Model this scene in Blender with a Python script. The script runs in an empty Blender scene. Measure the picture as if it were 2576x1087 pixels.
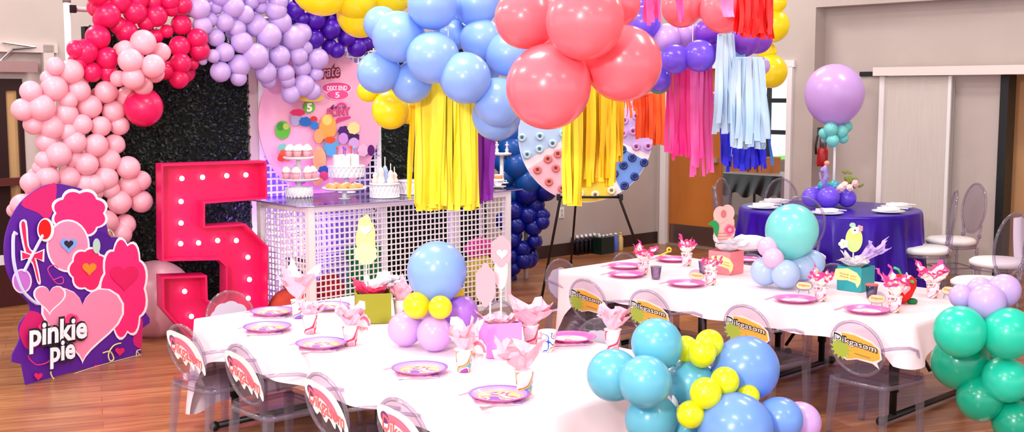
import bpy, math, random
from mathutils import Vector, Matrix
random.seed(7)
PI = math.pi
C = bpy.context.scene.collection
S = bpy.context.scene

# ------------------------------------------------------------------ camera
F = 2900.0; W_, H_ = 2576, 1087; CAMZ = 1.7
PITCH = math.atan(308.5 / F)
cam_d = bpy.data.cameras.new('camera'); cam = bpy.data.objects.new('camera', cam_d); C.objects.link(cam)
cam.location = (0, 0, CAMZ); cam.rotation_euler = (PI/2 - PITCH, 0, 0)
cam_d.sensor_width = 36; cam_d.sensor_fit = 'HORIZONTAL'; cam_d.lens = 36*F/W_; cam_d.clip_end = 200
S.camera = cam
S.cycles.transparent_max_bounces = 40
FW = Vector((0, math.cos(PITCH), -math.sin(PITCH))); UP = Vector((0, math.sin(PITCH), math.cos(PITCH))); CP = Vector((0, 0, CAMZ))

def ray(px, py): return FW + Vector((1,0,0))*((px-1288)/F) + UP*((543.5-py)/F)
def W(px, py, Y):
    d = ray(px, py); return CP + d*(Y/d.y)
def G(px, py, z):
    d = ray(px, py); return CP + d*((z-CAMZ)/d.z)
def zc(p): return (Vector(p)-CP).dot(FW)

# ------------------------------------------------------------------ materials
def lin(c):
    def f(v):
        v /= 255.0
        return v/12.92 if v <= .04045 else ((v+.055)/1.055)**2.4
    return (f(c[0]), f(c[1]), f(c[2]), 1)
_M = {}
def mat(name, c, rough=.5, metal=0, coat=0, emit=0, sheen=0, spec=.5, sss=0, trans=0):
    if name in _M: return _M[name]
    m = bpy.data.materials.new(name); m.use_nodes = True
    b = m.node_tree.nodes['Principled BSDF']
    b.inputs['Base Color'].default_value = lin(c); b.inputs['Roughness'].default_value = rough
    b.inputs['Metallic'].default_value = metal; b.inputs['Coat Weight'].default_value = coat
    b.inputs['Coat Roughness'].default_value = .08
    b.inputs['Specular IOR Level'].default_value = spec
    b.inputs['Sheen Weight'].default_value = sheen
    if sss:
        b.inputs['Subsurface Weight'].default_value = sss; b.inputs['Subsurface Radius'].default_value = (.05,.03,.03)
    if emit:
        b.inputs['Emission Color'].default_value = lin(c); b.inputs['Emission Strength'].default_value = emit
    _M[name] = m; return m
def nt(m): return m.node_tree.nodes, m.node_tree.links, m.node_tree.nodes['Principled BSDF']

def noise_mat(name, stops, scale=6, rough=.5, detail=2, vor=False, stretch=(1,1,1), const=False, coat=0, bump=0, coord='Object'):
    if name in _M: return _M[name]
    m = mat(name, (128,128,128), rough, coat=coat); n, l, b = nt(m)
    tc = n.new('ShaderNodeTexCoord'); mp = n.new('ShaderNodeMapping'); mp.inputs['Scale'].default_value = stretch
    l.new(tc.outputs[coord], mp.inputs['Vector'])
    if vor:
        t = n.new('ShaderNodeTexVoronoi'); t.inputs['Scale'].default_value = scale
        sp = n.new('ShaderNodeSeparateColor'); l.new(t.outputs['Color'], sp.inputs['Color']); out = sp.outputs[0]
    else:
        t = n.new('ShaderNodeTexNoise'); t.inputs['Scale'].default_value = scale; t.inputs['Detail'].default_value = detail; out = t.outputs['Fac']
    l.new(mp.outputs['Vector'], t.inputs['Vector'])
    cr = n.new('ShaderNodeValToRGB'); l.new(out, cr.inputs['Fac'])
    if const: cr.color_ramp.interpolation = 'CONSTANT'
    e = cr.color_ramp.elements
    e[0].position, e[0].color = stops[0][0], lin(stops[0][1]); e[1].position, e[1].color = stops[-1][0], lin(stops[-1][1])
    for p, c in stops[1:-1]:
        k = e.new(p); k.color = lin(c)
    l.new(cr.outputs['Color'], b.inputs['Base Color'])
    if bump:
        bp = n.new('ShaderNodeBump'); bp.inputs['Strength'].default_value = bump; bp.inputs['Distance'].default_value = .01
        l.new(out, bp.inputs['Height']); l.new(bp.outputs['Normal'], b.inputs['Normal'])
    return m

def radial_mat(name, stops, rmax, rough=.35, spots=None, axes='XY'):
    """colour rings by distance from the object's own axis; spots = colours scattered in the middle"""
    if name in _M: return _M[name]
    m = mat(name, (200,200,200), rough, coat=.3); n, l, b = nt(m)
    tc = n.new('ShaderNodeTexCoord'); mp = n.new('ShaderNodeMapping'); mp.inputs['Scale'].default_value = (1,1,0) if axes == 'XY' else (1,0,1)
    l.new(tc.outputs['Object'], mp.inputs['Vector'])
    ln = n.new('ShaderNodeVectorMath'); ln.operation = 'LENGTH'; l.new(mp.outputs['Vector'], ln.inputs[0])
    dv = n.new('ShaderNodeMath'); dv.operation = 'DIVIDE'; l.new(ln.outputs['Value'], dv.inputs[0]); dv.inputs[1].default_value = rmax
    cr = n.new('ShaderNodeValToRGB'); cr.color_ramp.interpolation = 'CONSTANT'; l.new(dv.outputs[0], cr.inputs['Fac'])
    e = cr.color_ramp.elements
    e[0].position, e[0].color = 0, lin(stops[0][1]); e[1].position, e[1].color = stops[-1][0], lin(stops[-1][1])
    for p, c in stops[1:-1]:
        k = e.new(p); k.color = lin(c)
    col = cr.outputs['Color']
    if spots:
        nz = n.new('ShaderNodeTexNoise'); nz.inputs['Scale'].default_value = spots[0]; nz.inputs['Detail'].default_value = 1
        l.new(tc.outputs['Object'], nz.inputs['Vector'])
        c2 = n.new('ShaderNodeValToRGB'); c2.color_ramp.interpolation = spots[3] if len(spots) > 3 else 'CONSTANT'; l.new(nz.outputs['Fac'], c2.inputs['Fac'])
        e = c2.color_ramp.elements; sp = spots[2]
        e[0].position, e[0].color = sp[0][0], lin(sp[0][1]); e[1].position, e[1].color = sp[-1][0], lin(sp[-1][1])
        for p, c in sp[1:-1]:
            k = e.new(p); k.color = lin(c)
        lt = n.new('ShaderNodeMath'); lt.operation = 'LESS_THAN'; l.new(dv.outputs[0], lt.inputs[0]); lt.inputs[1].default_value = spots[1]
        mx = n.new('ShaderNodeMix'); mx.data_type = 'RGBA'; l.new(lt.outputs[0], mx.inputs['Factor']); l.new(col, mx.inputs['A']); l.new(c2.outputs['Color'], mx.inputs['B'])
        col = mx.outputs['Result']
    l.new(col, b.inputs['Base Color'])
    return m

def edge_glow(m, k):
    n, l = m.node_tree.nodes, m.node_tree.links; out = n['Material Output']; src = out.inputs['Surface'].links[0].from_socket
    d = n.new('ShaderNodeBsdfTranslucent'); d.inputs[0].default_value = (.9,.88,.92,1); d2 = n.new('ShaderNodeBsdfDiffuse'); d2.inputs[0].default_value = (.9,.88,.92,1)
    a = n.new('ShaderNodeMixShader'); a.inputs[0].default_value = .5; l.new(d.outputs[0], a.inputs[1]); l.new(d2.outputs[0], a.inputs[2])
    ms = n.new('ShaderNodeMixShader'); ms.inputs[0].default_value = k; l.new(src, ms.inputs[1]); l.new(a.outputs[0], ms.inputs[2]); l.new(ms.outputs[0], out.inputs['Surface']); return m
def acrylic(name, tint=(248,246,250), edge=(215,206,224), refl=.7):
    if name in _M: return _M[name]
    m = bpy.data.materials.new(name); m.use_nodes = True; n = m.node_tree.nodes; l = m.node_tree.links; n.clear()
    out = n.new('ShaderNodeOutputMaterial'); t = n.new('ShaderNodeBsdfTransparent'); g = n.new('ShaderNodeBsdfGlossy'); g.inputs['Roughness'].default_value = .06
    lw = n.new('ShaderNodeLayerWeight'); lw.inputs['Blend'].default_value = .35
    mx = n.new('ShaderNodeMix'); mx.data_type = 'RGBA'; mx.inputs['A'].default_value = lin(tint); mx.inputs['B'].default_value = lin(edge); l.new(lw.outputs['Facing'], mx.inputs['Factor'])
    l.new(mx.outputs['Result'], t.inputs['Color'])
    fr = n.new('ShaderNodeFresnel'); fr.inputs['IOR'].default_value = 1.5
    mu = n.new('ShaderNodeMath'); mu.operation = 'MULTIPLY'; mu.inputs[1].default_value = refl; l.new(fr.outputs[0], mu.inputs[0])
    ms = n.new('ShaderNodeMixShader'); ge = n.new('ShaderNodeNewGeometry'); iv = n.new('ShaderNodeMath'); iv.operation = 'SUBTRACT'; iv.inputs[0].default_value = 1; l.new(ge.outputs['Backfacing'], iv.inputs[1])
    m3 = n.new('ShaderNodeMath'); m3.operation = 'MULTIPLY'; l.new(mu.outputs[0], m3.inputs[0]); l.new(iv.outputs[0], m3.inputs[1])
    l.new(m3.outputs[0], ms.inputs[0]); l.new(t.outputs[0], ms.inputs[1]); l.new(g.outputs[0], ms.inputs[2])
    l.new(ms.outputs[0], out.inputs['Surface'])
    _M[name] = m; return m

def emis(name, c, s):
    if name in _M: return _M[name]
    m = bpy.data.materials.new(name); m.use_nodes = True; n = m.node_tree.nodes; l = m.node_tree.links; n.clear()
    o = n.new('ShaderNodeOutputMaterial'); e = n.new('ShaderNodeEmission'); e.inputs[0].default_value = lin(c); e.inputs[1].default_value = s
    l.new(e.outputs[0], o.inputs['Surface']); _M[name] = m; return m

# ------------------------------------------------------------------ mesh builder
class MB:
    def __init__(s): s.v = []; s.f = []
    def add(s, vs, fs, M=None):
        o = len(s.v)
        s.v += [tuple(M @ Vector(v)) if M else tuple(v) for v in vs]
        s.f += [tuple(i+o for i in f) for f in fs]; return s
    def box(s, c, d, rz=0, M=None):
        x, y, z = d[0]/2, d[1]/2, d[2]/2
        vs = [(-x,-y,-z),(x,-y,-z),(x,y,-z),(-x,y,-z),(-x,-y,z),(x,-y,z),(x,y,z),(-x,y,z)]
        T = Matrix.Translation(c) @ Matrix.Rotation(rz, 4, 'Z')
        if M: T = M @ T
        return s.add(vs, [(0,3,2,1),(4,5,6,7),(0,1,5,4),(1,2,6,5),(2,3,7,6),(3,0,4,7)], T)
    def lathe(s, prof, c=(0,0,0), seg=24, M=None, sx=1, sy=1):
        vs, fs = [], []
        for r, z in prof:
            for k in range(seg):
                a = 2*PI*k/seg; vs.append((c[0]+r*math.cos(a)*sx, c[1]+r*math.sin(a)*sy, c[2]+z))
        n = len(prof)
        for i in range(n-1):
            for k in range(seg):
                k2 = (k+1) % seg; fs.append((i*seg+k, i*seg+k2, (i+1)*seg+k2, (i+1)*seg+k))
        if prof[0][0] > 1e-5: fs.append(tuple(range(seg-1, -1, -1)))
        if prof[-1][0] > 1e-5: fs.append(tuple((n-1)*seg+k for k in range(seg)))
        return s.add(vs, fs, M)
    def sph(s, c, r, sc=(1,1,1), seg=20, rings=12, M=None):
        prof = [(max(1e-6, r*math.sin(PI*i/rings)), -r*math.cos(PI*i/rings)*sc[2]) for i in range(rings+1)]
        return s.lathe(prof, c, seg, M, sc[0], sc[1])
    def tube(s, pts, r, seg=8, closed=False, M=None):
        pts = [Vector(p) for p in pts]; n = len(pts); rr = r if isinstance(r, (list, tuple)) else [r]*n
        vs, fs = [], []; prev = None
        for i, p in enumerate(pts):
            a = pts[i-1] if (i or closed) else pts[0]; b = pts[(i+1) % n] if (i < n-1 or closed) else pts[-1]
            t = (b-a).normalized()
            if prev is None:
                q = Vector((0,0,1)) if abs(t.z) < .9 else Vector((1,0,0)); u = t.cross(q).normalized()
            else:
                u = (prev - t*prev.dot(t)); u = u.normalized() if u.length > 1e-6 else t.orthogonal().normalized()
            prev = u; w = t.cross(u)
            for k in range(seg):
                g = 2*PI*k/seg; vs.append(p + (u*math.cos(g)+w*math.sin(g))*rr[i])
        m = n if closed else n-1
        for i in range(m):
            j = (i+1) % n
            for k in range(seg):
                k2 = (k+1) % seg; fs.append((i*seg+k, i*seg+k2, j*seg+k2, j*seg+k))
        if not closed: fs += [tuple(range(seg-1,-1,-1)), tuple((n-1)*seg+k for k in range(seg))]
        return s.add(vs, fs, M)
    def prism(s, poly, y0, y1, M=None):
        """poly in local x,z ; extruded along y from y0 (front) to y1 (back)"""
        n = len(poly); vs = [(x, y0, z) for x, z in poly] + [(x, y1, z) for x, z in poly]
        fs = [tuple(range(n)), tuple(range(2*n-1, n-1, -1))] + [((i+1) % n, i, n+i, n+(i+1) % n) for i in range(n)]
        return s.add(vs, fs, M)
    def grid(s, fn, nu, nv, M=None):
        vs = [fn(i/nu, j/nv) for j in range(nv+1) for i in range(nu+1)]
        fs = [(j*(nu+1)+i, j*(nu+1)+i+1, (j+1)*(nu+1)+i+1, (j+1)*(nu+1)+i) for j in range(nv) for i in range(nu)]
        return s.add(vs, fs, M)
    def build(s, name, m, parent=None, smooth=False, label=None, kind=None, mesh_only=False):
        me = bpy.data.meshes.new(name); me.from_pydata(s.v, [], s.f); me.update()
        if smooth: me.polygons.foreach_set('use_smooth', [True]*len(me.polygons))
        me.materials.append(m)
        if mesh_only: return me
        o = bpy.data.objects.new(name, me); C.objects.link(o)
        if parent: o.parent = parent
        if label: o['label'] = label
        if kind: o['kind'] = kind
        return o

def obj(name, me, parent=None, loc=None, rot=None, scale=None, label=None):
    o = bpy.data.objects.new(name, me); C.objects.link(o)
    if parent: o.parent = parent
    if loc is not None: o.location = loc
    if rot is not None: o.rotation_euler = rot
    if scale is not None: o.scale = scale
    if label: o['label'] = label
    return o
def thing(name, label, cat, loc=(0,0,0), rz=0, group=None, rx=0):
    o = bpy.data.objects.new(name, None); C.objects.link(o); o.empty_display_size = .05
    o.location = loc; o.rotation_euler = (rx, 0, rz); o['label'] = label; o['category'] = cat
    if group: o['group'] = group
    return o
def tag(o, label, cat, group=None):
    o['label'] = label; o['category'] = cat
    if group: o['group'] = group
    return o
def copy_tree(o, label=None, group=None, loc=None, rz=None, parent=None):
    c = o.copy(); C.objects.link(c)
    if parent: c.parent = parent
    for ch in list(o.children): copy_tree(ch, parent=c)
    if label: c['label'] = label
    if group: c['group'] = group
    if loc is not None: c.location = loc
    if rz is not None: c.rotation_euler = (c.rotation_euler[0], 0, rz)
    return c

class Fr:
    """upright board frame: local x along the board, z up, -y towards the viewer"""
    def __init__(s, o, ang, tilt=0):
        s.o = Vector(o); s.ang = ang; s.tilt = tilt
        s.M = Matrix.Translation(s.o) @ Matrix.Rotation(ang, 4, 'Z') @ Matrix.Rotation(tilt, 4, 'X'); s.I = s.M.inverted()
    def hit(s, px, py, y=0):
        o = s.I @ CP; d = s.I.to_3x3() @ ray(px, py); k = (y-o.y)/d.y; p = o + d*k
        return (p.x, p.z)
    def w(s, x, y, z): return s.M @ Vector((x, y, z))

def smooth_poly(pts, n=6):
    out = []; N = len(pts)
    for i in range(N):
        p0, p1, p2, p3 = pts[i-1], pts[i], pts[(i+1) % N], pts[(i+2) % N]
        for k in range(n):
            t = k/n
            out.append(tuple(.5*((2*p1[a]) + (-p0[a]+p2[a])*t + (2*p0[a]-5*p1[a]+4*p2[a]-p3[a])*t*t + (-p0[a]+3*p1[a]-3*p2[a]+p3[a])*t**3) for a in (0,1)))
    return out
def ell(cx, cz, rx, rz, n=28, rot=0):
    return [(cx+rx*math.cos(a)*math.cos(rot)-rz*math.sin(a)*math.sin(rot), cz+rx*math.cos(a)*math.sin(rot)+rz*math.sin(a)*math.cos(rot)) for a in [2*PI*k/n for k in range(n)]]
def star(cx, cz, r0, r1, n, ph=0):
    return [(cx+(r1 if k % 2 else r0)*math.cos(PI*k/n+ph), cz+(r1 if k % 2 else r0)*math.sin(PI*k/n+ph)) for k in range(2*n)]
def scallop(cx, cz, rx, rz, n, amp=.14, m=8):
    out = []
    for i in range(n*m):
        a = 2*PI*i/(n*m); k = 1 + amp*abs(math.sin(n*a/2)); out.append((cx+rx*k*math.cos(a), cz+rz*k*math.sin(a)))
    return out
def heart(cx, cz, s, n=30):
    return [(cx+s*.0625*16*math.sin(t)**3, cz+s*.0625*(13*math.cos(t)-5*math.cos(2*t)-2*math.cos(3*t)-math.cos(4*t))) for t in [2*PI*k/n for k in range(n)]]

def text_mesh(txt, offset=0.0, extrude=0.0, shear=0.0, space=1.0):
    cu = bpy.data.curves.new('t', 'FONT'); cu.body = txt; cu.offset = offset; cu.extrude = extrude; cu.shear = shear; cu.space_character = space; cu.resolution_u = 3
    o = bpy.data.objects.new('t', cu); C.objects.link(o); bpy.context.view_layer.update()
    ev = o.evaluated_get(bpy.context.evaluated_depsgraph_get()); me = ev.to_mesh()
    vs = [tuple(v.co) for v in me.vertices]; fs = [tuple(p.vertices) for p in me.polygons]; ev.to_mesh_clear()
    bpy.data.objects.remove(o); bpy.data.curves.remove(cu)
    return vs, fs
def lettering(name, txt, m, parent, p0, p1, h, y, bold=.012, shear=0, th=.001, label=None, space=1.0):
    """writes txt from p0 to p1 (local x,z) with letter height h on plane y"""
    vs, fs = text_mesh(txt, bold, .01, shear, space)
    x0 = min(v[0] for v in vs); x1 = max(v[0] for v in vs)
    L = math.hypot(p1[0]-p0[0], p1[1]-p0[1]); a = math.atan2(p1[1]-p0[1], p1[0]-p0[0]); k = L/(x1-x0); kz = h/.72
    out = []
    for v in vs:
        x = (v[0]-x0)*k; z = v[1]*kz; yy = y - (v[2]+.01)/.02*th
        out.append((p0[0]+x*math.cos(a)-z*math.sin(a), yy, p0[1]+x*math.sin(a)+z*math.cos(a)))
    b = MB(); b.add(out, fs); return b.build(name, m, parent, label=label)

# ------------------------------------------------------------------ axes of the room
AW = math.radians(43.6)          # back wall / backdrop direction
AT = math.radians(-46.4)         # side wall and tables' long direction
U = Vector((math.cos(AT), math.sin(AT), 0)); N = Vector((-math.sin(AT), math.cos(AT), 0))

# ------------------------------------------------------------------ materials list
WALL = noise_mat('wall paint', [(.3,(184,170,163)),(.7,(190,176,169))], 3, .8)
TRIM = mat('white trim', (232,226,226), .5)
DARKWOOD = mat('dark brown baseboard', (52,30,28), .5)
WHITE = mat('white', (240,240,240), .45)
WHITEM = mat('white painted metal', (245,240,243), .4)
BLACK = mat('black', (14,13,14), .45)
ACR = acrylic('clear acrylic')
edge_glow(ACR, .03)
ACRD = acrylic('clear acrylic edge', (236,230,242), (184,170,198), 1.5)
edge_glow(ACRD, .10)
SAT = mat('white satin', (245,243,245), .5)

def translucent(m, c, k):
    n, l, b = nt(m); out = n['Material Output']; t = n.new('ShaderNodeBsdfTranslucent'); t.inputs[0].default_value = lin(c)
    ms = n.new('ShaderNodeMixShader'); ms.inputs[0].default_value = k; l.new(b.outputs[0], ms.inputs[1]); l.new(t.outputs[0], ms.inputs[2]); l.new(ms.outputs[0], out.inputs['Surface'])
    return m
def latex(name, c, rough=.28, coat=.25, k=.25):
    if name in _M: return _M[name]
    return translucent(mat(name, c, rough, 0, coat), c, k)
LP = latex('light pink latex', (255,190,206), .33, .1)
HP = latex('hot pink latex', (240,26,104), .33, .15)
LAV = latex('lavender latex', (216,188,246), .3, .15)
DPUR = latex('deep purple latex', (78,10,178), .35, .1)
YEL = latex('yellow latex', (255,236,30))
SKY = latex('sky blue latex', (148,190,252))
COR = latex('coral pink latex', (255,126,142), .26)
PUR = latex('purple latex', (160,84,232))
VIO = latex('violet latex', (132,94,248))
LIL = latex('lilac latex', (222,182,246))
TEALD = translucent(mat('pearl teal latex', (10,176,142), .26, .0, .3), (10,190,150), .25)
TEAL = translucent(mat('pearl mint latex', (40,222,190), .28, .0, .3), (40,230,200), .25)
AQUA = latex('turquoise latex', (108,196,222))
CORN = latex('cornflower latex', (122,168,246))
LIME = latex('lime yellow latex', (240,244,30))
NAVY = latex('royal blue latex', (10,26,150), .32)
MIDB = latex('mid blue latex', (22,98,196), .35)
MINT = translucent(mat('pearl aqua latex', (136,234,228), .26, .0, .3), (140,240,232), .25)
PBLU = latex('pale blue latex', (192,218,251))
PPK = latex('pale pink latex', (252,208,236))

# ------------------------------------------------------------------ balloons
def balloon_profile(long=1.0):
    prof = []
    n = 20
    for i in range(n+1):
        t = PI*i/n
        r = math.sin(t); z = -math.cos(t)
        if z < 0: z = z*1.12*long; r = r*(1-.05*(abs(z))**2)
        prof.append((max(r,1e-5), z))
    return [(.05,-1.26*long),(.075,-1.23*long),(.03,-1.17*long),(.05,-1.10*long)] + prof[1:]
_BM = {}
def balloon_mesh(m):
    if m.name not in _BM:
        b = MB(); b.lathe(balloon_profile(), seg=36); me = b.build('balloon', m, smooth=True, mesh_only=True); _BM[m.name] = me
    return _BM[m.name]
def aim(o, d):
    """point the balloon's top (+z) along d"""
    o.rotation_mode = 'QUATERNION'; o.rotation_quaternion = Vector(d).normalized().to_track_quat('Z', 'Y')
rb = random.Random(3)
def balloons(root, items, Yf, centre=None, jit=.03, m0=None, order=True):
    """items: (px, py, r_px, material[, label[, dY]]); Yf(px) = depth there"""
    pts = []
    cx = sum(i[0] for i in items)/len(items); cy = sum(i[1] for i in items)/len(items)
    for it in items:
        px, py, r, m = it[:4]; lab = it[4] if len(it) > 4 else None; dY = it[5] if len(it) > 5 else 0
        Y = (Yf(px) if callable(Yf) else Yf) + dY
        if order: Y += -(r-28)*.0022 + rb.uniform(-jit, jit)
        p = W(px, py, Y); R = r*zc(p)/F*(1.04 if order else 1)
        o = obj('balloon', balloon_mesh(m), root, p - root.location, scale=(R, R, R), label=lab)
        c = centre if centre else W(cx, cy, Y+.1)
        if callable(centre): c = centre(px, py, Y)
        d = (p - Vector(c)); 
        d += Vector((rb.uniform(-.3,.3), rb.uniform(-.5,.1), rb.uniform(-.3,.3)))*max(.05, d.length)
        if d.length < .01: d = Vector((0,-1,.2))
        aim(o, d); pts.append((p, R))
    return pts
def crop(x0, y0, s, L, m, lab=None, dY=0):
    return [(x0+a[0]/s, y0+a[1]/s, a[2]/s, a[3] if len(a) > 3 else m, lab, (a[4] if len(a) > 4 else dY)) for a in L]
def fill(root, pxs, Yf, m, n, back=.12, rpx=(20,27), jitter=16):
    """the balloons of the inner layer that fill the gaps"""
    for k in range(n):
        q = rb.choice(pxs); px = q[0]+rb.uniform(-jitter,jitter); py = q[1]+rb.uniform(-jitter,jitter)
        Y = (Yf(px) if callable(Yf) else Yf) + back + rb.uniform(0,.1)
        p = W(px, py, Y); R = rb.uniform(*rpx)*zc(p)/F
        o = obj('balloon', balloon_mesh(m), root, p-root.location, scale=(R,R,R)); aim(o, (rb.uniform(-1,1), rb.uniform(-1,.2), rb.uniform(-1,1)))

# ================================================================== THE SETTING
def struct(name, mb, m, parent=None, smooth=False):
    o = mb.build(name, m, parent, smooth)
    if not parent: o['kind'] = 'structure'
    return o
R0 = Vector((1.65, 13.1, 0))
FR = Fr(R0, AT); FB = Fr(R0, AW); FL = Fr((-3.95, 9.13, 0), AW)
ZC = 4.0

# floor: laminate planks laid along the tables' short side
fl = mat('laminate floor', (150,90,60), .3); n, l, b = nt(fl)
tc = n.new('ShaderNodeTexCoord'); mp = n.new('ShaderNodeMapping'); mp.inputs['Rotation'].default_value = (0,0,-math.radians(20)); l.new(tc.outputs['Object'], mp.inputs['Vector'])
br = n.new('ShaderNodeTexBrick'); br.inputs['Scale'].default_value = 1; br.inputs['Brick Width'].default_value = 1.2; br.inputs['Row Height'].default_value = .13; br.inputs['Mortar Size'].default_value = .0025
br.inputs['Color1'].default_value = (.2,.2,.2,1); br.inputs['Color2'].default_value = (.8,.8,.8,1); br.inputs['Mortar'].default_value = (0,0,0,1); l.new(mp.outputs['Vector'], br.inputs['Vector'])
m2 = n.new('ShaderNodeMapping'); m2.inputs['Scale'].default_value = (2,26,1); l.new(mp.outputs['Vector'], m2.inputs['Vector'])
nz = n.new('ShaderNodeTexNoise'); nz.inputs['Scale'].default_value = 1.2; nz.inputs['Detail'].default_value = 6; nz.inputs['Distortion'].default_value = .6; l.new(m2.outputs['Vector'], nz.inputs['Vector'])
mx = n.new('ShaderNodeMix'); mx.data_type = 'RGBA'; mx.inputs['Factor'].default_value = .75; l.new(br.outputs['Color'], mx.inputs['A']); l.new(nz.outputs['Color'], mx.inputs['B'])
bw = n.new('ShaderNodeRGBToBW'); l.new(mx.outputs['Result'], bw.inputs['Color'])
cr = n.new('ShaderNodeValToRGB'); e = cr.color_ramp.elements; e[0].position = .3; e[0].color = lin((100,56,34)); e[1].position = .68; e[1].color = lin((186,128,84)); k = e.new(.48); k.color = lin((148,92,56)); l.new(bw.outputs[0], cr.inputs['Fac']); l.new(cr.outputs['Color'], b.inputs['Base Color'])
f = MB().box((0,6,-.05), (26,26,.1)); struct('floor', f, fl)
struct('ceiling', MB().box((0,6,ZC+.05), (22,24,.1)), mat('ceiling white', (225,222,220), .9))

# back wall (right part near the corner, left part set back behind the backdrop)
struct('wall_back', MB().box((-2.5+.0,.1,ZC/2), (5.0,.2,ZC), M=FB.M), WALL)
wl = MB().box((-4.9,.55,ZC/2), (.2,.9,ZC), M=FB.M)
struct('wall_step', wl, WALL)
LX0, LX1 = -3.2, 3.3
dx0 = FL.hit(-700, 300)[0]; dx1 = FL.hit(116, 300)[0]; dz = FL.hit(60, 131)[1]
struct('wall_left', MB().box(((dx1+LX1)/2,.1,ZC/2), (LX1-dx1,.2,ZC), M=FL.M).box(((dx0+dx1)/2,.1,(ZC+dz)/2), (dx1-dx0,.2,ZC-dz), M=FL.M).box((dx0-1,.1,ZC/2), (2,.2,ZC), M=FL.M), WALL)
# left double door with closer
FRM = mat('door frame paint', (206,190,184), .5); ESP = mat('espresso door', (48,26,24), .4); TAN = mat('tan door glazing', (206,164,116), .35)
dr = MB()
dr.box((dx1+.03,-.01,dz/2+.03), (.085,.05,dz+.06), M=FL.M).box(((dx0+dx1)/2+.035,-.01,dz+.035), (dx1-dx0+.14,.05,.075), M=FL.M)
struct('trim_1', dr, FRM)
z1 = FL.hit(30, 198)[1]; struct('door_3', MB().box(((dx0+dx1)/2,.09,(dz+z1)/2), (dx1-dx0,.06,dz-z1), M=FL.M), FRM)
d3 = bpy.data.objects['door_3']
xa = FL.hit(66, 300)[0]; xg0 = FL.hit(22, 300)[0]; xl = FL.hit(-260, 300)[0]
def fbox(fr, x0, x1, z0, z1, y0, y1, name, m, parent=None):
    return MB().box(((x0+x1)/2,(y0+y1)/2,(z0+z1)/2), (x1-x0,y1-y0,z1-z0), M=fr.M).build(name, m, parent)
fbox(FL, xa, dx1, 0, z1, .06, .12, 'side_panel', FRM, d3)
fbox(FL, xl, xa, z1-.09, z1, .05, .10, 'top_rail', ESP, d3)
fbox(FL, xl, xa, .0, .34, .04, .10, 'bottom_rail', mat('dark red wood', (70,30,30), .4), d3)
zz = FL.hit(30, 700)[1]; fbox(FL, xl, xa, .34, .42, .04, .09, 'kick_strip', TRIM, d3)
fbox(FL, xa-.04, xa, .42, z1-.09, .05, .10, 'stile', ESP, d3)
fbox(FL, xg0-.10, xg0, .42, z1-.09, .04, .10, 'stile', ESP, d3)
fbox(FL, xl, xa, .42, z1-.09, .08, .09, 'glazing', TAN, d3)
zp = FL.hit(20, 458)[1]; fbox(FL, xl, FL.hit(56,458)[0], zp-.03, zp+.03, -.03, .05, 'push_bar', mat('brown push bar', (92,44,40), .4), d3)
# door closer
p0 = FL.hit(-30, 158); p1 = FL.hit(88, 183)
cl = thing('door_closer', 'grey metal door closer box with folding arm above the dark glazed door', 'door closer', FL.w(p0[0],0,p1[1]))
CM = mat('closer metal', (176,140,140), .35, .3); CH = mat('chrome', (210,205,205), .15, .9)
o = MB().box((0,0,0), (p1[0]-p0[0],.06,.085)).build('closer_body', CM, cl); o.location = FL.M.to_3x3() @ Vector(((p1[0]-p0[0])/2,-.03,.045)); o.rotation_euler = (0,0,AW)
o = MB().tube([(0,0,0),(.12,-.02,.12),(.30,-.03,.14)], .009).tube([(.30,-.03,.14),(.05,-.02,.17)], .008).build('closer_arm', CH, cl); o.rotation_euler = (0,0,AW); o.location = FL.M.to_3x3() @ Vector((.05,-.03,.06))
# baseboards
struct('baseboard_back', MB().box((-2.5,-.01,.065), (5.0,.025,.13), M=FB.M), DARKWOOD)
struct('baseboard_left', MB().box(((dx1+LX1)/2+.05,-.01,.065), (LX1-dx1-.1,.025,.13), M=FL.M), DARKWOOD)

# side wall: doorway, then a shallow recess with sliding partition
DX0, DX1 = .14, FR.hit(1984, 300)[0]; DZ = FR.hit(1975, 168)[1]
RX = FR.hit(2045, 300)[0]; RZ = FR.hit(2060, 18)[1]; RD = .19
sw = MB()
sw.box((DX0/2,.08,ZC/2), (DX0,.16,ZC), M=FR.M)
sw.box(((DX0+DX1)/2,.08,(DZ+ZC)/2), (DX1-DX0,.16,ZC-DZ), M=FR.M)
sw.box(((DX1+RX)/2,.2,ZC/2), (RX-DX1,.4,ZC), M=FR.M)
sw.box(((RX+7)/2,.2,(RZ+ZC)/2), (7-RX,.4,ZC-RZ), M=FR.M)
struct('wall_right', sw, WALL)
struct('wall_unseen', MB().box((11,.2,ZC/2), (8,.4,ZC), M=FR.M), WALL)  # unseen continuation of the side wall, added to block daylight from the right
SX2 = FR.hit(2516, 400, RD)[0]
struct('wall_recess', MB().box(((RX+SX2)/2+.0,RD+.06,ZC/2), (SX2-RX,.12,ZC), M=FR.M), WALL)
tm = MB().box((DX0-.03,-.01,DZ/2), (.08,.05,DZ), M=FR.M).box((DX1+.02,-.01,DZ/2), (.06,.05,DZ), M=FR.M).box(((DX0+DX1)/2,-.01,DZ+.03), (DX1-DX0+.14,.05,.07), M=FR.M)
struct('trim_2', tm, TRIM)
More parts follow.
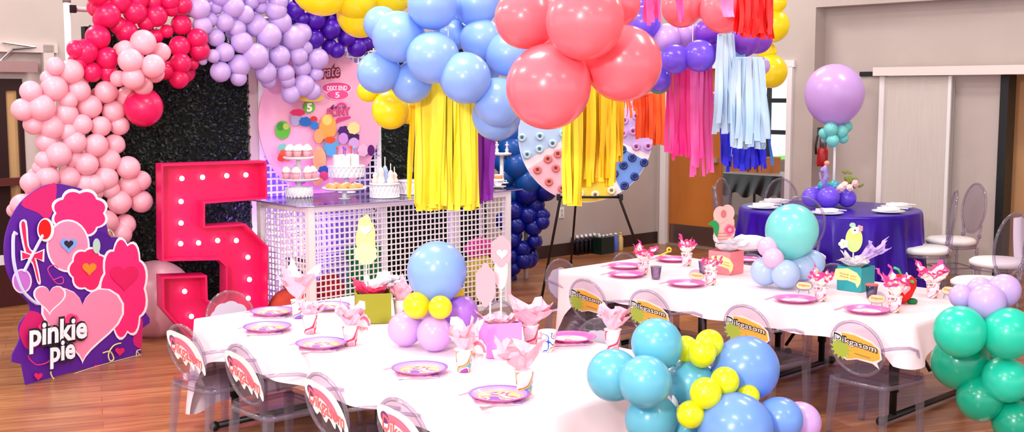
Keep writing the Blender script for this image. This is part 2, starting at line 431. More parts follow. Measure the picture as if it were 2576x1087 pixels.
# closed door leaf
DXM = FR.hit(1806, 480)[0]
WD = noise_mat('orange maple door', [(.3,(172,98,34)),(.7,(198,120,50))], 2.2, .35, 4, stretch=(1,1,.25))
fbox(FR, DX0, DXM, .01, DZ, .05, .09, 'door_1', WD)['kind'] = 'structure'
d1 = bpy.data.objects['door_1']
zk = FR.hit(1720, 567)[1]; fbox(FR, DX0+.02, DXM-.02, .02, zk, .042, .052, 'kick_plate', mat('brushed brown metal', (120,96,90), .3, .7), d1)
fbox(FR, DXM-.10, DXM-.03, .95, 1.0, 0, .05, 'door_handle', CH, d1)
fbox(FR, DX0, DX1, 0, .012, -.02, .14, 'trim_3', mat('aluminium threshold', (190,180,180), .3, .6))['kind'] = 'structure'
# second leaf swung open into the further room
a = MB().box((0,.42,DZ/2), (.045,.82,DZ-.02), M=FR.M @ Matrix.Translation((DX1-.03,.08,0)) @ Matrix.Rotation(math.radians(-8),4,'Z')); a = struct('door_2', a, WD)

# recess: header of the sliding partition, panel, jambs
hx0 = FR.hit(2202, 185, .05)[0]; hz0 = FR.hit(2300, 190, .05)[1]; hz1 = FR.hit(2300, 168, .05)[1]
fbox(FR, hx0, 6.5, hz0, hz1, -.0, .12, 'trim_4', mat('header trim', (226,214,208), .5))['kind'] = 'structure'
fbox(FR, FR.hit(2165,180,RD)[0], hx0+.05, hz0+.0, hz0+.045, RD-.02, RD+.002, 'trim_5', BLACK)['kind'] = 'structure'
px0 = FR.hit(2212, 400, .1)[0]; px1 = FR.hit(2391, 400, .1)[0]
PNL = noise_mat('partition fabric', [(.3,(196,184,176)),(.7,(206,196,188))], 30, .8, 2, stretch=(12,1,.1))
part = MB().box(((px0+px1)/2,.10,hz0/2), (px1-px0,.05,hz0-.02), M=FR.M).build('sliding_partition', PNL)
tag(part, 'pale beige ribbed sliding partition panel hanging from the white header track', 'partition')
fbox(FR, px0-.0, px0+.05, .01, hz0-.005, .055, .13, 'edge_strip', TRIM, part); fbox(FR, px1-.03, px1, .01, hz0-.005, .055, .13, 'edge_strip', TRIM, part)
fbox(FR, SX2-.01, FR.hit(2534,400,RD)[0], 0, hz0, RD-.04, RD+.12, 'trim_6', BLACK)['kind'] = 'structure'
fbox(FR, SX2, 7, hz0, RZ+.02, RD, RD+.12, 'wall_transom', WALL)['kind'] = 'structure'
fbox(FR, FR.hit(2420,400,RD)[0], 8.5, 0, ZC, RD+.45, RD+.55, 'wall_passage', noise_mat('tan passage wall', [(.3,(214,160,112)),(.7,(222,172,124))], 2, .6))['kind'] = 'structure'

# room beyond the doorway with a tall window
wy = 3.2
x0 = FR.hit(1700, 300, wy)[0]; x1 = FR.hit(2060, 300, wy)[0]
wz1 = FR.hit(1950, 176, wy)[1]; wz0 = FR.hit(1950, 402, wy)[1]
wb = MB()
wb.box(((x0+x1)/2,wy+.1,wz0/2), (x1-x0+2,.2,wz0), M=FR.M).box(((x0+x1)/2,wy+.1,(wz1+ZC)/2), (x1-x0+2,.2,ZC-wz1), M=FR.M).box((x0-.3,wy+.1,ZC/2), (.6,.2,ZC), M=FR.M).box((x1+.8,wy+.1,ZC/2), (1.2,.2,ZC), M=FR.M)
struct('wall_far', wb, WALL)
wn = MB()
for py in (253, 333): 
    z = FR.hit(1950, py, wy)[1]; wn.box(((x0+x1)/2,wy+.05,z), (x1-x0,.05,.06), M=FR.M)
wn.box(((x0+x1)/2,wy+.05,wz1-.03), (x1-x0,.05,.05), M=FR.M)
for t in (.0,.33,.66,1): wn.box((x0+(x1-x0)*t,wy+.05,(wz0+wz1)/2), (.05,.05,wz1-wz0), M=FR.M)
struct('window_1', wn, BLACK)
w1 = bpy.data.objects['window_1']
fbox(FR, x0, x1, wz0, wz1, wy+.06, wy+.066, 'pane', acrylic('window glass', (245,250,250), (220,230,230), .5), w1)
lawn = MB().box((5,wy+14,-.1), (30,26,.1), M=FR.M); struct('lawn_outside', lawn, mat('sunlit lawn', (120,190,60), .9))
hb = MB(); rr = random.Random(5)
for k in range(26): hb.sph((-4+k*.55+rr.uniform(-.2,.2), wy+7+rr.uniform(-.4,.4), .55), .62, (1,1,rr.uniform(.9,1.4)), 12, 8, M=FR.M)
o = hb.build('shrubbery', noise_mat('bright shrub', [(.3,(120,180,60)),(.7,(190,220,110))], 5, .9), smooth=True); o['kind'] = 'stuff'; o['label'] = 'sunlit green bushes outside the far window'
# things in the room beyond
ty = 1.35
tx0 = FR.hit(1838, 440, ty)[0]; tx1 = FR.hit(1962, 440, ty)[0]; tzt = FR.hit(1880, 436, ty)[1]; tzb = FR.hit(1880, 488, ty)[1]
t = thing('covered_table', 'table under shiny black plastic sheet standing in the room beyond the doorway', 'table', FR.w((tx0+tx1)/2,ty+.25,0), AT)
w_ = tx1-tx0+.15
MB().box((0,0,tzt-.012), (w_,.6,.024)).build('tabletop', WHITE, t)
def sheet(u, v):
    x = -w_/2+u*w_; z = tzt-.01-(tzt-tzb)*v*(1+.12*math.sin(u*19)); y = -.32-.012*math.sin(u*31+v*3)*v-.02*v
    return (x, y, z)
MB().grid(sheet, 30, 8).build('plastic_sheet', mat('black plastic', (12,11,12), .35, coat=.3), t, smooth=True)
for sx in (-1,1):
    for sy in (-1,1): MB().tube([(sx*(w_/2-.08),sy*.25,0),(sx*(w_/2-.08),sy*.25,tzt-.02)], .018).build('leg', BLACK, t)
for i,(pa,pb,h,lab) in enumerate([(1838,1880,402,'orange cardboard box at the far end of the black covered table'),(1886,1904,404,'narrow orange cardboard box between two others on the black covered table'),(1908,1938,404,'orange cardboard box beside the pink jar on the black covered table')]):
    xa_, xb_ = FR.hit(pa,430,ty+.2)[0], FR.hit(pb,430,ty+.2)[0]; zt_ = FR.hit(pa,h+10,ty+.2)[1]
    tb = thing('cardboard_box', lab, 'box', FR.w((xa_+xb_)/2, ty+.3, tzt), AT, 'boxes beyond the doorway')
    hh = max(.06, zt_-tzt+.08)
    MB().box((0,0,hh/2), (xb_-xa_,.22,hh)).build('box_body', mat('orange card', (226,140,74), .7), tb); MB().box((0,0,hh+.004), (xb_-xa_+.01,.23,.008)).build('lid', mat('orange card lid', (240,168,104), .7), tb)
xj = FR.hit(1955,430,ty)[0]
jr = thing('pink_jar', 'pink jar with white lid on the black covered table beyond the doorway', 'jar', FR.w(xj, ty+.25, tzt), AT)
MB().lathe([(.05,0),(.055,.02),(.055,.15),(.04,.17)]).build('jar_body', mat('soft pink', (250,170,170), .4), jr, True); MB().lathe([(.043,.17),(.043,.2)]).build('lid', WHITE, jr, True)

# fire extinguisher on the recess side, switch plates
pe = W(2070, 350, 11.5)
fe = thing('fire_extinguisher', 'red fire extinguisher with black hose hung on the recess wall behind lilac balloon', 'fire extinguisher', (pe.x, pe.y, FR.w(0,0,G(2070,400,0).z*0+1.0).z - .0))
kz = pe.y/F
zb_ = W(2070,418,pe.y).z; fe.location.z = zb_
MB().lathe([(.05,0),(.055,.015),(.055,.15),(.04,.18),(.03,.19)], seg=20).build('cylinder', mat('red enamel', (170,14,24), .3), fe, True)
MB().lathe([(.034,.18),(.034,.26),(.03,.27),(.03,.32)], seg=14).build('valve', mat('grey valve', (130,130,135), .3, .8), fe, True)
MB().tube([(-.02,-.01,.33),(-.06,-.02,.30),(-.075,-.02,.20),(-.07,-.02,.12)], .011).build('hose', BLACK, fe, True)
MB().box((-.01,-.01,.35), (.09,.05,.07)).build('handle', BLACK, fe)
MB().box((.03,.05,.2), (.03,.06,.2)).build('wall_bracket', BLACK, fe)
so = FB.hit(1412, 535); o = thing('wall_outlet', 'white electrical outlet plate on the beige wall behind the easel', 'outlet', FB.w(so[0],-.004,so[1]), AW)
MB().box((0,0,0), (.07,.008,.11)).build('cover_plate', WHITE, o); MB().box((0,-.005,.022), (.03,.006,.028)).box((0,-.005,-.022), (.03,.006,.028)).build('socket', mat('socket grey', (190,188,186), .5), o)

# ceiling light fittings (the room's lamps)
rz_ = AT
troffers = [(-3.2,5.2),(-.6,5.6),(2.0,5.4),(-4.4,8.2),(-1.6,8.6),(1.2,8.8),(3.4,8.4),(-3.0,1.8),(0.2,1.6),(3.2,1.9),(-1.2,-1.2),(1.8,-1.3),(-1.0,11.2),(1.6,11.4)]
first = None
TGL = emis('light diffuser', (255,250,245), 6.0)
TG = 'ceiling light fittings'
for k,(x,y) in enumerate(troffers):
    if first is None:
        t = first = thing('ceiling_light', 'white rectangular ceiling light fitting above the party tables', 'ceiling light', (x,y,ZC), rz_, TG)
        MB().box((0,0,-.03), (1.24,.64,.06)).build('frame', WHITE, t); MB().box((0,0,-.065), (1.16,.56,.01)).build('diffuser', TGL, t)
    else: copy_tree(first, loc=(x,y,ZC))
    ld = bpy.data.lights.new('ceiling_lamp', 'AREA'); ld.shape = 'RECTANGLE'; ld.size = 1.15; ld.size_y = .55; ld.energy = 24 if x > 1.0 else 50 if x < -2 else 38; ld.color = (1,.97,.95)
    lo = bpy.data.objects.new('ceiling_lamp', ld); C.objects.link(lo); lo.location = (x,y,ZC-.085); lo.rotation_euler = (0,0,rz_)
# photographer's bounce flash, high on the camera's left
ld = bpy.data.lights.new('flash', 'AREA'); ld.shape = 'DISK'; ld.size = .5; ld.energy = 165; ld.color = (1,.98,.97)
lo = bpy.data.objects.new('flash', ld); C.objects.link(lo); lo.location = (-1.5,-.6,2.9)
lo.rotation_euler = (Vector((.2,8,.8))-lo.location).to_track_quat('-Z','Y').to_euler()
# violet uplight behind the dessert counter
ld = bpy.data.lights.new('uplight_lamp', 'AREA'); ld.shape = 'DISK'; ld.size = .25; ld.energy = 22; ld.color = (.42,.22,1)
ld.energy = 15; ld.spread = math.radians(110); UPL = bpy.data.objects.new('uplight_lamp', ld); C.objects.link(UPL)
wd = bpy.data.worlds.new('world'); S.world = wd; wd.use_nodes = True
bg = wd.node_tree.nodes['Background']; bg.inputs[0].default_value = (.93,.95,1,1); bg.inputs[1].default_value = 1.5
S.view_settings.view_transform = 'Standard'; S.view_settings.look = 'None'; S.view_settings.gamma = 1; S.view_settings.exposure = .38; S.view_settings.use_curve_mapping = False

# ================================================================== TABLES
TH = .55
CLOTH = mat('pale pink satin cloth', (244,222,228), .42, sheen=.2)
def tablecloth(o, L, Wd, drops, label, seed):
    """drops = near, end at x=0, far, end at x=L ; long folded corners"""
    rnd = random.Random(seed); rc = .035; pts = []
    def seg(p, q, nrm, n):
        for i in range(n): t = i/n; pts.append((p[0]+(q[0]-p[0])*t, p[1]+(q[1]-p[1])*t, nrm))
    def arc(cx, cy, a0):
        for i in range(8):
            a = a0+PI/2*i/8; pts.append((cx+rc*math.cos(a), cy+rc*math.sin(a), (math.cos(a), math.sin(a))))
    seg((rc,0), (L-rc,0), (0,-1), 110); arc(L-rc, rc, -PI/2)
    seg((L,rc), (L,Wd-rc), (1,0), 50); arc(L-rc, Wd-rc, 0)
    seg((L-rc,Wd), (rc,Wd), (0,1), 110); arc(rc, Wd-rc, PI/2)
    seg((0,Wd-rc), (0,rc), (-1,0), 50); arc(rc, rc, PI)
    near, e0, far, e1 = drops
    def drop(x, y, nr):
        side = near if nr[1] < -.7 else far if nr[1] > .7 else e0 if nr[0] < 0 else e1
        d = side
        for cx, cy, dd in ((0,0,max(near,e0)+.05),(L,0,max(near,e1)+.07),(0,Wd,max(far,e0)+.03),(L,Wd,max(far,e1)+.05)):
            w = math.exp(-(math.hypot(x-cx,y-cy)/.13)**1.6); d = d*(1-w)+min(dd, TH-.02)*w
        return d
    n = len(pts); rings = 10; vs = []; ph = [rnd.uniform(0,6) for _ in range(4)]
    cx, cy = L/2, Wd/2
    for k in (0.0, .5, .9, .985):
        for x, y, nr in pts: vs.append((cx+(x-cx)*k, cy+(y-cy)*k, .004+.0012*math.sin(x*5+ph[0])*math.sin(y*7)))
    for r in range(rings+1):
        t = r/rings
        for i, (x, y, nr) in enumerate(pts):
            s = i*.02; d = drop(x, y, nr)
            cor = max(math.exp(-(math.hypot(x-a, y-c)/.12)**2) for a in (0,L) for c in (0,Wd))
            flare = (.006 + .035*t + .02*t*math.sin(s*11+ph[1]) + .014*t*math.sin(s*23+ph[2])) * (1 if d < .3 else .8) + cor*.05*t*math.sin(s*9)
            if r == 0: flare = .004
            vs.append((x+nr[0]*flare, y+nr[1]*flare, (.002 if r == 0 else 0) - d*t*(1+.03*math.sin(s*7+ph[3])) ))
    rows = 4+rings+1; fs = []
    for j in range(rows-1):
        for i in range(n):
            i2 = (i+1) % n; fs.append((j*n+i, j*n+i2, (j+1)*n+i2, (j+1)*n+i))
    b = MB(); b.add(vs, fs); ob = b.build('tablecloth', CLOTH, smooth=True)
    ob.location = (o.x, o.y, TH+.004); ob.rotation_euler = (0,0,AT)
    return tag(ob, label, 'tablecloth')
def fold_table(o, x0, L, Wd, label):
    p = o + U*x0; t = thing('folding_table', label, 'table', (p.x, p.y, 0), AT)
    MB().box((L/2, Wd/2, TH-.02), (L-.01, Wd-.02, .03)).build('tabletop', mat('grey tabletop', (190,186,186), .6), t)
    for x in (.16, L-.16):
        fr = MB().box((x, Wd/2, TH-.05), (.03, Wd-.16, .03)).build('leg_frame', BLACK, t)
        for y in (.14, Wd-.14):
            q = MB().tube([(x,y,.04),(x,y,TH-.04)], .019, 10).tube([(x,y,.16),(x,y,TH-.04)], .026, 10).build('leg', BLACK, fr, True)
        MB().tube([(x,.03,.028),(x,Wd-.03,.028)], .017, 8).sph((x,.02,.027), .026, seg=10, rings=6).sph((x,Wd-.02,.027), .026, seg=10, rings=6).build('foot_bar', BLACK, fr, True)
        s = 1 if x < L/2 else -1
        MB().tube([(x, Wd*.5, .2),(x+s*.12, Wd*.5, .38),(x+s*.3, Wd*.5, TH-.05)], .01, 8).build('brace', BLACK, fr, True)
OA = G(484, 806, TH); OB = G(1401, 682, TH)
LT, WT = 2.46, 1.08
fold_table(OA, 0, LT/2, WT, 'black legged folding table under pink cloth, end near the light-up number'); fold_table(OA, LT/2, LT/2, WT, 'black legged folding table under pink cloth, end near turquoise balloons')
fold_table(OB, 0, LT/2, WT, 'black legged folding table under pink cloth, end near the donut board'); fold_table(OB, LT/2, LT/2, WT, 'black legged folding table under pink cloth, end near mint balloons')
tablecloth(OA, LT, WT, (.15,.46,.15,.2), 'pale pink satin tablecloth on the table with rainbow plates', 4)
tablecloth(OB, LT, WT, (.13,.45,.13,.13), 'pale pink satin tablecloth on the table with magenta rimmed plates', 9)

# ================================================================== CHILD CHAIRS
def rrect(w, d, r, n=5, taper=0):
    out = []
    for cx, cy, a0 in ((w/2-r,d/2-r,0),(-w/2+r,d/2-r,PI/2),(-w/2+r+taper,-d/2+r,PI),(w/2-r-taper,-d/2+r,1.5*PI)):
        for k in range(n+1): a = a0+PI/2*k/n; out.append((cx+r*math.cos(a), cy+r*math.sin(a)))
    return out
def slab(b, poly, z0, z1):
    n = len(poly); vs = [(x,y,z0) for x,y in poly]+[(x,y,z1) for x,y in poly]
    return b.add(vs, [tuple(range(n-1,-1,-1)), tuple(range(n,2*n))]+[(i,(i+1)%n,n+(i+1)%n,n+i) for i in range(n)])
def ghost_chair(kind):
    t = thing('ghost_chair', 'x', 'chair')
    slab(MB(), rrect(.37,.34,.05,taper=.02), .292, .308).build('seat', ACR, t)
    b = MB(); p = rrect(.36,.33,.05,taper=.02); b.tube([(x,y,.275) for x,y in p], .012, 6, True); b.build('seat_rail', ACRD, t, True)
    Bk = Matrix.Translation((0,-.178,.455)) @ Matrix.Rotation(math.radians(12),4,'X')
    e1 = ell(0,0,.140,.135,32)
    MB().prism(e1, -.003, .003, Bk).build('backrest', ACR, t)
    b = MB(); b.tube([Bk @ Vector((x,0,z)) for x,z in ell(0,0,.145,.14,40)], .008, 7, True); b.build('back_frame', ACRD, t, True)
    for s in (-1,1):
        b = MB(); b.tube([(s*.142,-.185,.47),(s*.175,-.12,.475),(s*.19,-.02,.465),(s*.186,.06,.44),(s*.178,.095,.38),(s*.172,.10,.30)], .0085, 7); b.build('armrest', ACRD, t, True)
        for y in (-.145,.148):
            x = s*(.155 if y > 0 else .14); b = MB()
            r0, r1 = .019, .012; dy = -.03 if y < 0 else .0
            vs = [(x+a*r0, y+c*r0, .29) for a,c in ((-1,-1),(1,-1),(1,1),(-1,1))]+[(x+s*.012+a*r1, y+dy+c*r1, 0) for a,c in ((-1,-1),(1,-1),(1,1),(-1,1))]
            b.add(vs, [(0,1,2,3),(7,6,5,4),(0,4,5,1),(1,5,6,2),(2,6,7,3),(3,7,4,0)]); b.build('leg', ACRD, t)
    Bs = Bk @ Matrix.Translation((0,-.006,0))
    def place(o): o.matrix_local = Bs
    if kind == 'yellow':
        st = MB().prism([(-.125,.07),(-.02,.085),(.09,.055),(.135,.02),(.14,-.03),(.11,-.055),(.12,-.085),(.085,-.062),(.0,-.055),(-.06,-.07),(-.10,-.05),(-.13,.0)], -.0015,.0).build('sticker', WHITE, t, label='yellow name sticker'); place(st)
        MB().prism([(-.075,.075),(.0,.072),(.09,.045),(.128,.015),(.13,-.03),(.09,-.05),(.0,-.047),(-.052,-.062)], -.0022,-.0016).build('bubble', mat('sticker amber', (255,190,80), .4), st)
        MB().prism(star(-.088,-.012,.062,.040,13), -.0028,-.0023).build('splat', mat('splat green', (178,200,80), .5), st)
        lettering('lettering', 'Dikgasom', mat('letter black', (28,22,34), .5), st, (-.122,.034), (.118,.0), .036, -.003, .055)
        lettering('lettering', 'Dikgasom', mat('letter white', (250,246,255), .5), st, (-.116,.033), (.114,.003), .031, -.0045, .0)
        MB().prism([(-.01,-.022),(.075,-.032),(.075,-.036),(-.01,-.026)], -.003,-.0023).build('print', mat('print grey', (150,120,90), .6), st)
    elif kind == 'pink':
        st = MB().prism(smooth_poly([(-.125,.09),(-.09,.105),(-.03,.10),(.06,.08),(.12,.02),(.14,-.06),(.125,-.10),(.10,-.06),(.085,-.095),(.06,-.055),(.04,-.085),(.01,-.045),(-.02,-.07),(-.05,-.03),(-.08,-.045),(-.11,.0),(-.13,.04)],4), -.0015,.0).build('sticker', WHITE, t, label='white sticker with pink arc'); place(st)
        arc = [( -.05+.145*math.cos(a)+.0, -.06+.135*math.sin(a)) for a in [math.radians(105-k*8) for k in range(13)]]+[(-.05+.10*math.cos(a), -.06+.098*math.sin(a)) for a in [math.radians(9+k*8) for k in range(13)]]
        MB().prism(arc, -.0023,-.0016).build('arc', mat('arc pink', (238,120,150), .4), st)
        MB().prism(ell(-.088,.055,.024,.026,14), -.0026,-.0017).build('badge', mat('badge purple', (120,60,120), .5), st)
        lettering('lettering', 'Dikgasom', mat('letter coral', (240,110,116), .5), st, (-.115,.006), (.115,-.068), .07, -.003, .01)
        MB().prism(ell(-.095,.0,.008,.016,8), -.003,-.0024).build('print', mat('arc pink', (238,120,150), .4), st)
    else:
        st = MB().prism(scallop(0,-.02,.118,.10,9,.08,5), .0,.002).build('sticker', WHITE, t, label='plain white back of the chair sticker'); place(st)
    return t
CH_P = {'yellow': ghost_chair('yellow'), 'pink': ghost_chair('pink'), 'white': ghost_chair('white')}
used = set()
def put_chair(kind, px, py, face, label, group, yaw=0):
    """px,py = the top of the back in the picture of the real chair; face = direction it looks"""
    top = G(px, py, .595); fwd = {'n': N, 's': -N, 'u': U}[face].copy(); fwd.rotate(Matrix.Rotation(math.radians(yaw),3,'Z'))
    o = top + fwd*.205; rz = math.atan2(fwd.y, fwd.x)-PI/2
    p = CH_P[kind]
    if kind in used: return copy_tree(p, label, group, (o.x,o.y,0), rz)
    used.add(kind); p.location = (o.x,o.y,0); p.rotation_euler = (0,0,rz); p['label'] = label; p['group'] = group
    return p
GA, GB = 'clear chairs around the table with rainbow plates', 'clear chairs around the table with magenta rimmed plates'
put_chair('pink', 455, 817, 'n', 'clear child chair with pink arc sticker, nearest the number five', GA, 6)
put_chair('pink', 600, 868, 'n', 'clear child chair with pink arc sticker, second from the number five', GA)
put_chair('pink', 806, 940, 'n', 'clear child chair with pink arc sticker, third from the number five', GA, -2)
put_chair('pink', 1000, 1004, 'n', 'clear child chair with pink arc sticker, fourth from the number five', GA)
put_chair('yellow', 1472, 703, 'n', 'clear child chair with yellow sticker, first in its row, nearest the easel', GB)
put_chair('yellow', 1628, 730, 'n', 'clear child chair with yellow sticker, second in its row, above the turquoise balloon', GB, 2)
put_chair('yellow', 1874, 768, 'n', 'clear child chair with yellow sticker behind the cornflower blue balloon', GB)
put_chair('yellow', 2150, 808, 'n', 'clear child chair with yellow sticker whose whole seat and legs show', GB, -3)
put_chair('white', 572, 733, 'u', 'clear child chair with white card at the table end before the red number', GA)
put_chair('white', 1405, 652, 'u', 'clear child chair with white card at the cloth end nearest the easel legs', GB)
put_chair('white', 1566, 637, 'u', 'clear child chair with white card at the cloth end below the water bottles', GB)
put_chair('white', 1262, 757, 's', 'clear child chair with white card behind the pink favor box', GA)
put_chair('white', 1512, 802, 's', 'clear child chair with white card behind the turquoise balloons', GA)
put_chair('white', 1893, 640, 's', 'clear child chair behind the coral box and pale blue balloons', GB)
put_chair('white', 2100, 664, 's', 'clear child chair between the aqua balloon and the teal box', GB)

# ================================================================== THINGS ON THE TWO TABLES
ZT = TH + .01
RAIN = radial_mat('rainbow plate', [(0,(240,216,196)),(.55,(244,200,120)),(.68,(240,160,180)),(.80,(190,140,226)),(.90,(110,120,226)),(.97,(232,80,150))], .115, .35, (14,.60,[(0,(240,216,190)),(.42,(226,90,160)),(.50,(244,220,130)),(.58,(120,80,190))]))
MAG = radial_mat('magenta rim plate', [(0,(252,240,246)),(.62,(240,120,190)),(.68,(236,92,178)),(.92,(246,150,206)),(.97,(232,80,168))], .115, .35, (16,.60,[(0,(240,214,70)),(.38,(252,244,250)),(.58,(245,150,190)),(.66,(250,190,120))]))
NAPP = noise_mat('pink print napkin', [(.3,(250,170,205)),(.5,(255,214,226)),(.6,(170,120,200)),(.7,(250,190,210))], 18, .7)
def make_plate(m):
    t = thing('party_plate', 'x', 'plate')
    MB().lathe([(.0,.006),(.075,.004),(.085,.008),(.100,.016),(.115,.019),(.116,.0165),(.10,.012),(.086,.003),(.075,.0),(0,.001)], seg=40).build('dish', m, t, True)
    return t
PL = {'r': make_plate(RAIN), 'm': make_plate(MAG)}
def make_set():
    t = thing('plastic_fork', 'x', 'fork')
    b = MB(); b.box((0,0,.003), (.010,.10,.003)); 
    for k in (-1,0,1): b.box((k*.006,.072,.004), (.003,.05,.002))
    b.build('fork_body', mat('pink plastic', (244,190,214), .3), t); return t
FK = make_set()
def make_napkin():
    t = thing('paper_napkin', 'x', 'napkin')
    MB().box((0,0,.0015), (.165,.165,.003)).box((.01,.005,.004), (.15,.15,.002), .06).build('napkin_sheet', NAPP, t); return t
NK = make_napkin()
us2 = set()
def inst(proto, label, group, loc, rz=0):
    if proto.name in us2: return copy_tree(proto, label, group, loc, rz)
    us2.add(proto.name); proto.location = loc; proto.rotation_euler = (0,0,rz); proto['label'] = label; proto['group'] = group; return proto
for kind, px, py, who, sett in [
    ('r',673,832,'on the long side nearest the red number',1),('r',808,874,'second from the red number along the long side',1),('r',1056,938,'third from the red number along the long side',1),('r',1256,1004,'beside a striped cup near the cloth corner',1),
    ('r',686,792,'at the table end below the wire mesh',1),('r',826,776,'at the table end behind the tissue filled cups',0),
    ('m',1437,858,'behind the comic print cup, next to a tissue cup',1),
    ('m',2180,785,'before the strawberry plush',2),('m',2000,758,'between aqua balloon and teal box',2),('m',1726,718,'in front of the coral box',2),('m',1575,695,'at the cloth corner nearest the easel',2),
    ('m',1573,674,'at the cloth end behind another plate',2),('m',1692,656,'with a yellow noisemaker on its edge',2),('m',1882,657,'between coral box and pale blue balloons',2)]:
    p = G(px, py, ZT); nm = 'rainbow rimmed' if kind == 'r' else 'magenta rimmed'
    if sett == 1:
        q = p + U*.0 - N*.02
        inst(NK, f'pink print napkin under the plate {who}', 'pink print napkins', (q.x,q.y,ZT), AT+PI/4+.2)
    if sett:
        q = p - U*.15 - N*.03
        inst(FK, f'pink plastic fork by the plate {who}', 'plastic forks', (q.x,q.y,ZT), AT+.1)
    inst(PL[kind], f'round {nm} paper plate {who}', f'{nm} plates', (p.x,p.y,ZT+(.006 if sett == 1 else .001)), AT)

# tissue paper, napkins and cups
def crumple(name, m, parent, h, r0, r1, seed, n=9, z0=0, lean=(0,0), peaks=.5, label=None, part='all'):
    """square sheets of thin paper pinched in the middle: the corners stand up and flare out"""
    r = random.Random(seed); b = MB(); K = 8 if part == 'all' else 13; rb_ = random.Random(seed+99)
    for layer in range(2):
        ph = r.uniform(0, 6.28)+layer*.8; sc = 1-.22*layer; f1, f2 = r.uniform(0,6), r.uniform(0,6); ck = [r.uniform(1-peaks*.8, 1.12) for _ in range(4)]; vs = []
        for j in range(K+1):
            for i in range(K+1):
                a, c = 2*i/K-1, 2*j/K-1; rho = math.hypot(a, c); th = math.atan2(c, a)
                q = ck[int(((th+PI)/(PI/2))) % 4] if rho > .3 else 1
                R = (r0*.6*min(1,rho*2) + (r1*1.0-r0*.6)*(rho/1.3)**1.3*(1+.28*math.sin(3*th+f1)))*(.8+.2*sc)
                z = h*sc*min(1.15, (rho/1.3)**.75)*(.72+.28*q)*(1+.10*math.sin(5*th+f2)*rho)
                dj = .006*rho
                vs.append((R*math.cos(th+ph)+lean[0]*rho+r.uniform(-dj,dj)*1.4, R*math.sin(th+ph)+lean[1]*rho+r.uniform(-dj,dj)*1.4, z0+z+r.uniform(-dj,dj)))
        fs = []
        for j in range(K):
            for i in range(K):
                edge = i in (0,K-1) or j in (0,K-1)
                if part == 'all' or (part == 'edge') == edge: v = j*(K+1)+i; fs.append((v, v+1, v+K+2, v+K+1))
        b.add(vs, fs)
    return b.build(name, m, parent, label=label)
TIS = mat('pink tissue paper', (255,186,204), .7, sheen=.2); TISW = mat('white tissue paper', (238,232,240), .7); TISH = mat('hot pink tissue', (246,60,110), .7); TISL = mat('lilac tissue', (206,180,236), .7)
NAPW = noise_mat('white fruit print napkin', [(.3,(252,246,244)),(.55,(250,238,226)),(.60,(240,150,180)),(.66,(252,246,244)),(.72,(190,190,60))], 22, .7, 1)
MROSE = mat('magenta napkin border', (240,70,150), .7)
PRA = noise_mat('pastel print cup', [(.25,(246,236,244)),(.46,(236,100,140)),(.54,(246,236,244)),(.58,(110,180,230)),(.64,(150,90,190))], 20, .4, 0, const=True)
PRO = noise_mat('striped print cup', [(.25,(246,240,244)),(.42,(240,130,40)),(.48,(244,200,110)),(.53,(120,190,205)),(.60,(246,236,242)),(.64,(170,60,160))], 18, .4, 0, const=True)
PRP = noise_mat('rose print cup', [(.25,(246,226,236)),(.46,(226,60,96)),(.57,(246,206,216)),(.63,(244,150,170))], 18, .4, 0, const=True)
PRC = noise_mat('comic print cup', [(.25,(248,248,250)),(.46,(40,90,190)),(.52,(248,248,250)),(.60,(230,110,40)),(.64,(248,248,250))], 30, .4, 0, const=True)
PRB = noise_mat('fruit print cup', [(.25,(248,232,238)),(.48,(236,90,150)),(.54,(244,232,238)),(.62,(220,200,90)),(.68,(150,110,170))], 26, .25, 0, const=True)
def cup(px, py, m, label, tis=None, th=.12, tr=.075, seed=1, border=None, lean=(0,0), group='paper cups with tissue', h=.09, peaks=.5):
    p = G(px, py, ZT); t = thing('party_cup', label, 'cup', p, 0, group)
    MB().lathe([(.026,0),(.0275,.002),(.037,h),(.0385,h+.002),(.0365,h+.001),(.030,.02),(0,.012)], seg=28).build('cup_body', m, t, True)
    MB().lathe([(.0365,h),(.039,h+.001),(.039,h+.005),(.0365,h+.004)], seg=28).build('rim', WHITE, t, True)
    if tis:
        crumple('napkin' if border else 'tissue_paper', tis, t, th, .03, tr, seed, z0=h-.03, lean=lean, peaks=peaks, part='inner' if border else 'all')
        if border: crumple('napkin_border', border, t, th, .03, tr, seed, z0=h-.03, lean=lean, peaks=peaks, part='edge')
    return t
cup(751,800,PRA,'pastel print cup with tall pink tissue behind the rose print cup',TIS,.20,.10,11,lean=(.0,.02))
cup(780,838,PRP,'rose print cup with pink tissue nearest the red number',TIS,.10,.065,12)
cup(882,868,PRP,'rose print cup with pink tissue beside the green box',TIS,.13,.07,13)
cup(1008,800,PRO,'orange striped cup with tissue behind the yellow balloons',TIS,.14,.075,14)
cup(1167,934,PRO,'striped cup with tall pale tissue leaning on the pink box',TIS,.15,.075,15,peaks=.7)
cup(1319,991,PRO,'striped cup with wide pale tissue in front of the pink box',TIS,.16,.095,16,lean=(-.03,0),peaks=.7)
cup(1378,884,PRC,'white cup with blue and orange comic print',None)
cup(1335,868,PRP,'cup with broad pink tissue between the comic print cup and the box',TIS,.15,.11,17,peaks=.4)
cup(1541,880,PRP,'rose print cup with pointed pink tissue beside the turquoise balloons',TIS,.15,.08,18,peaks=.8)
GN = 'clear print cups with folded napkins'
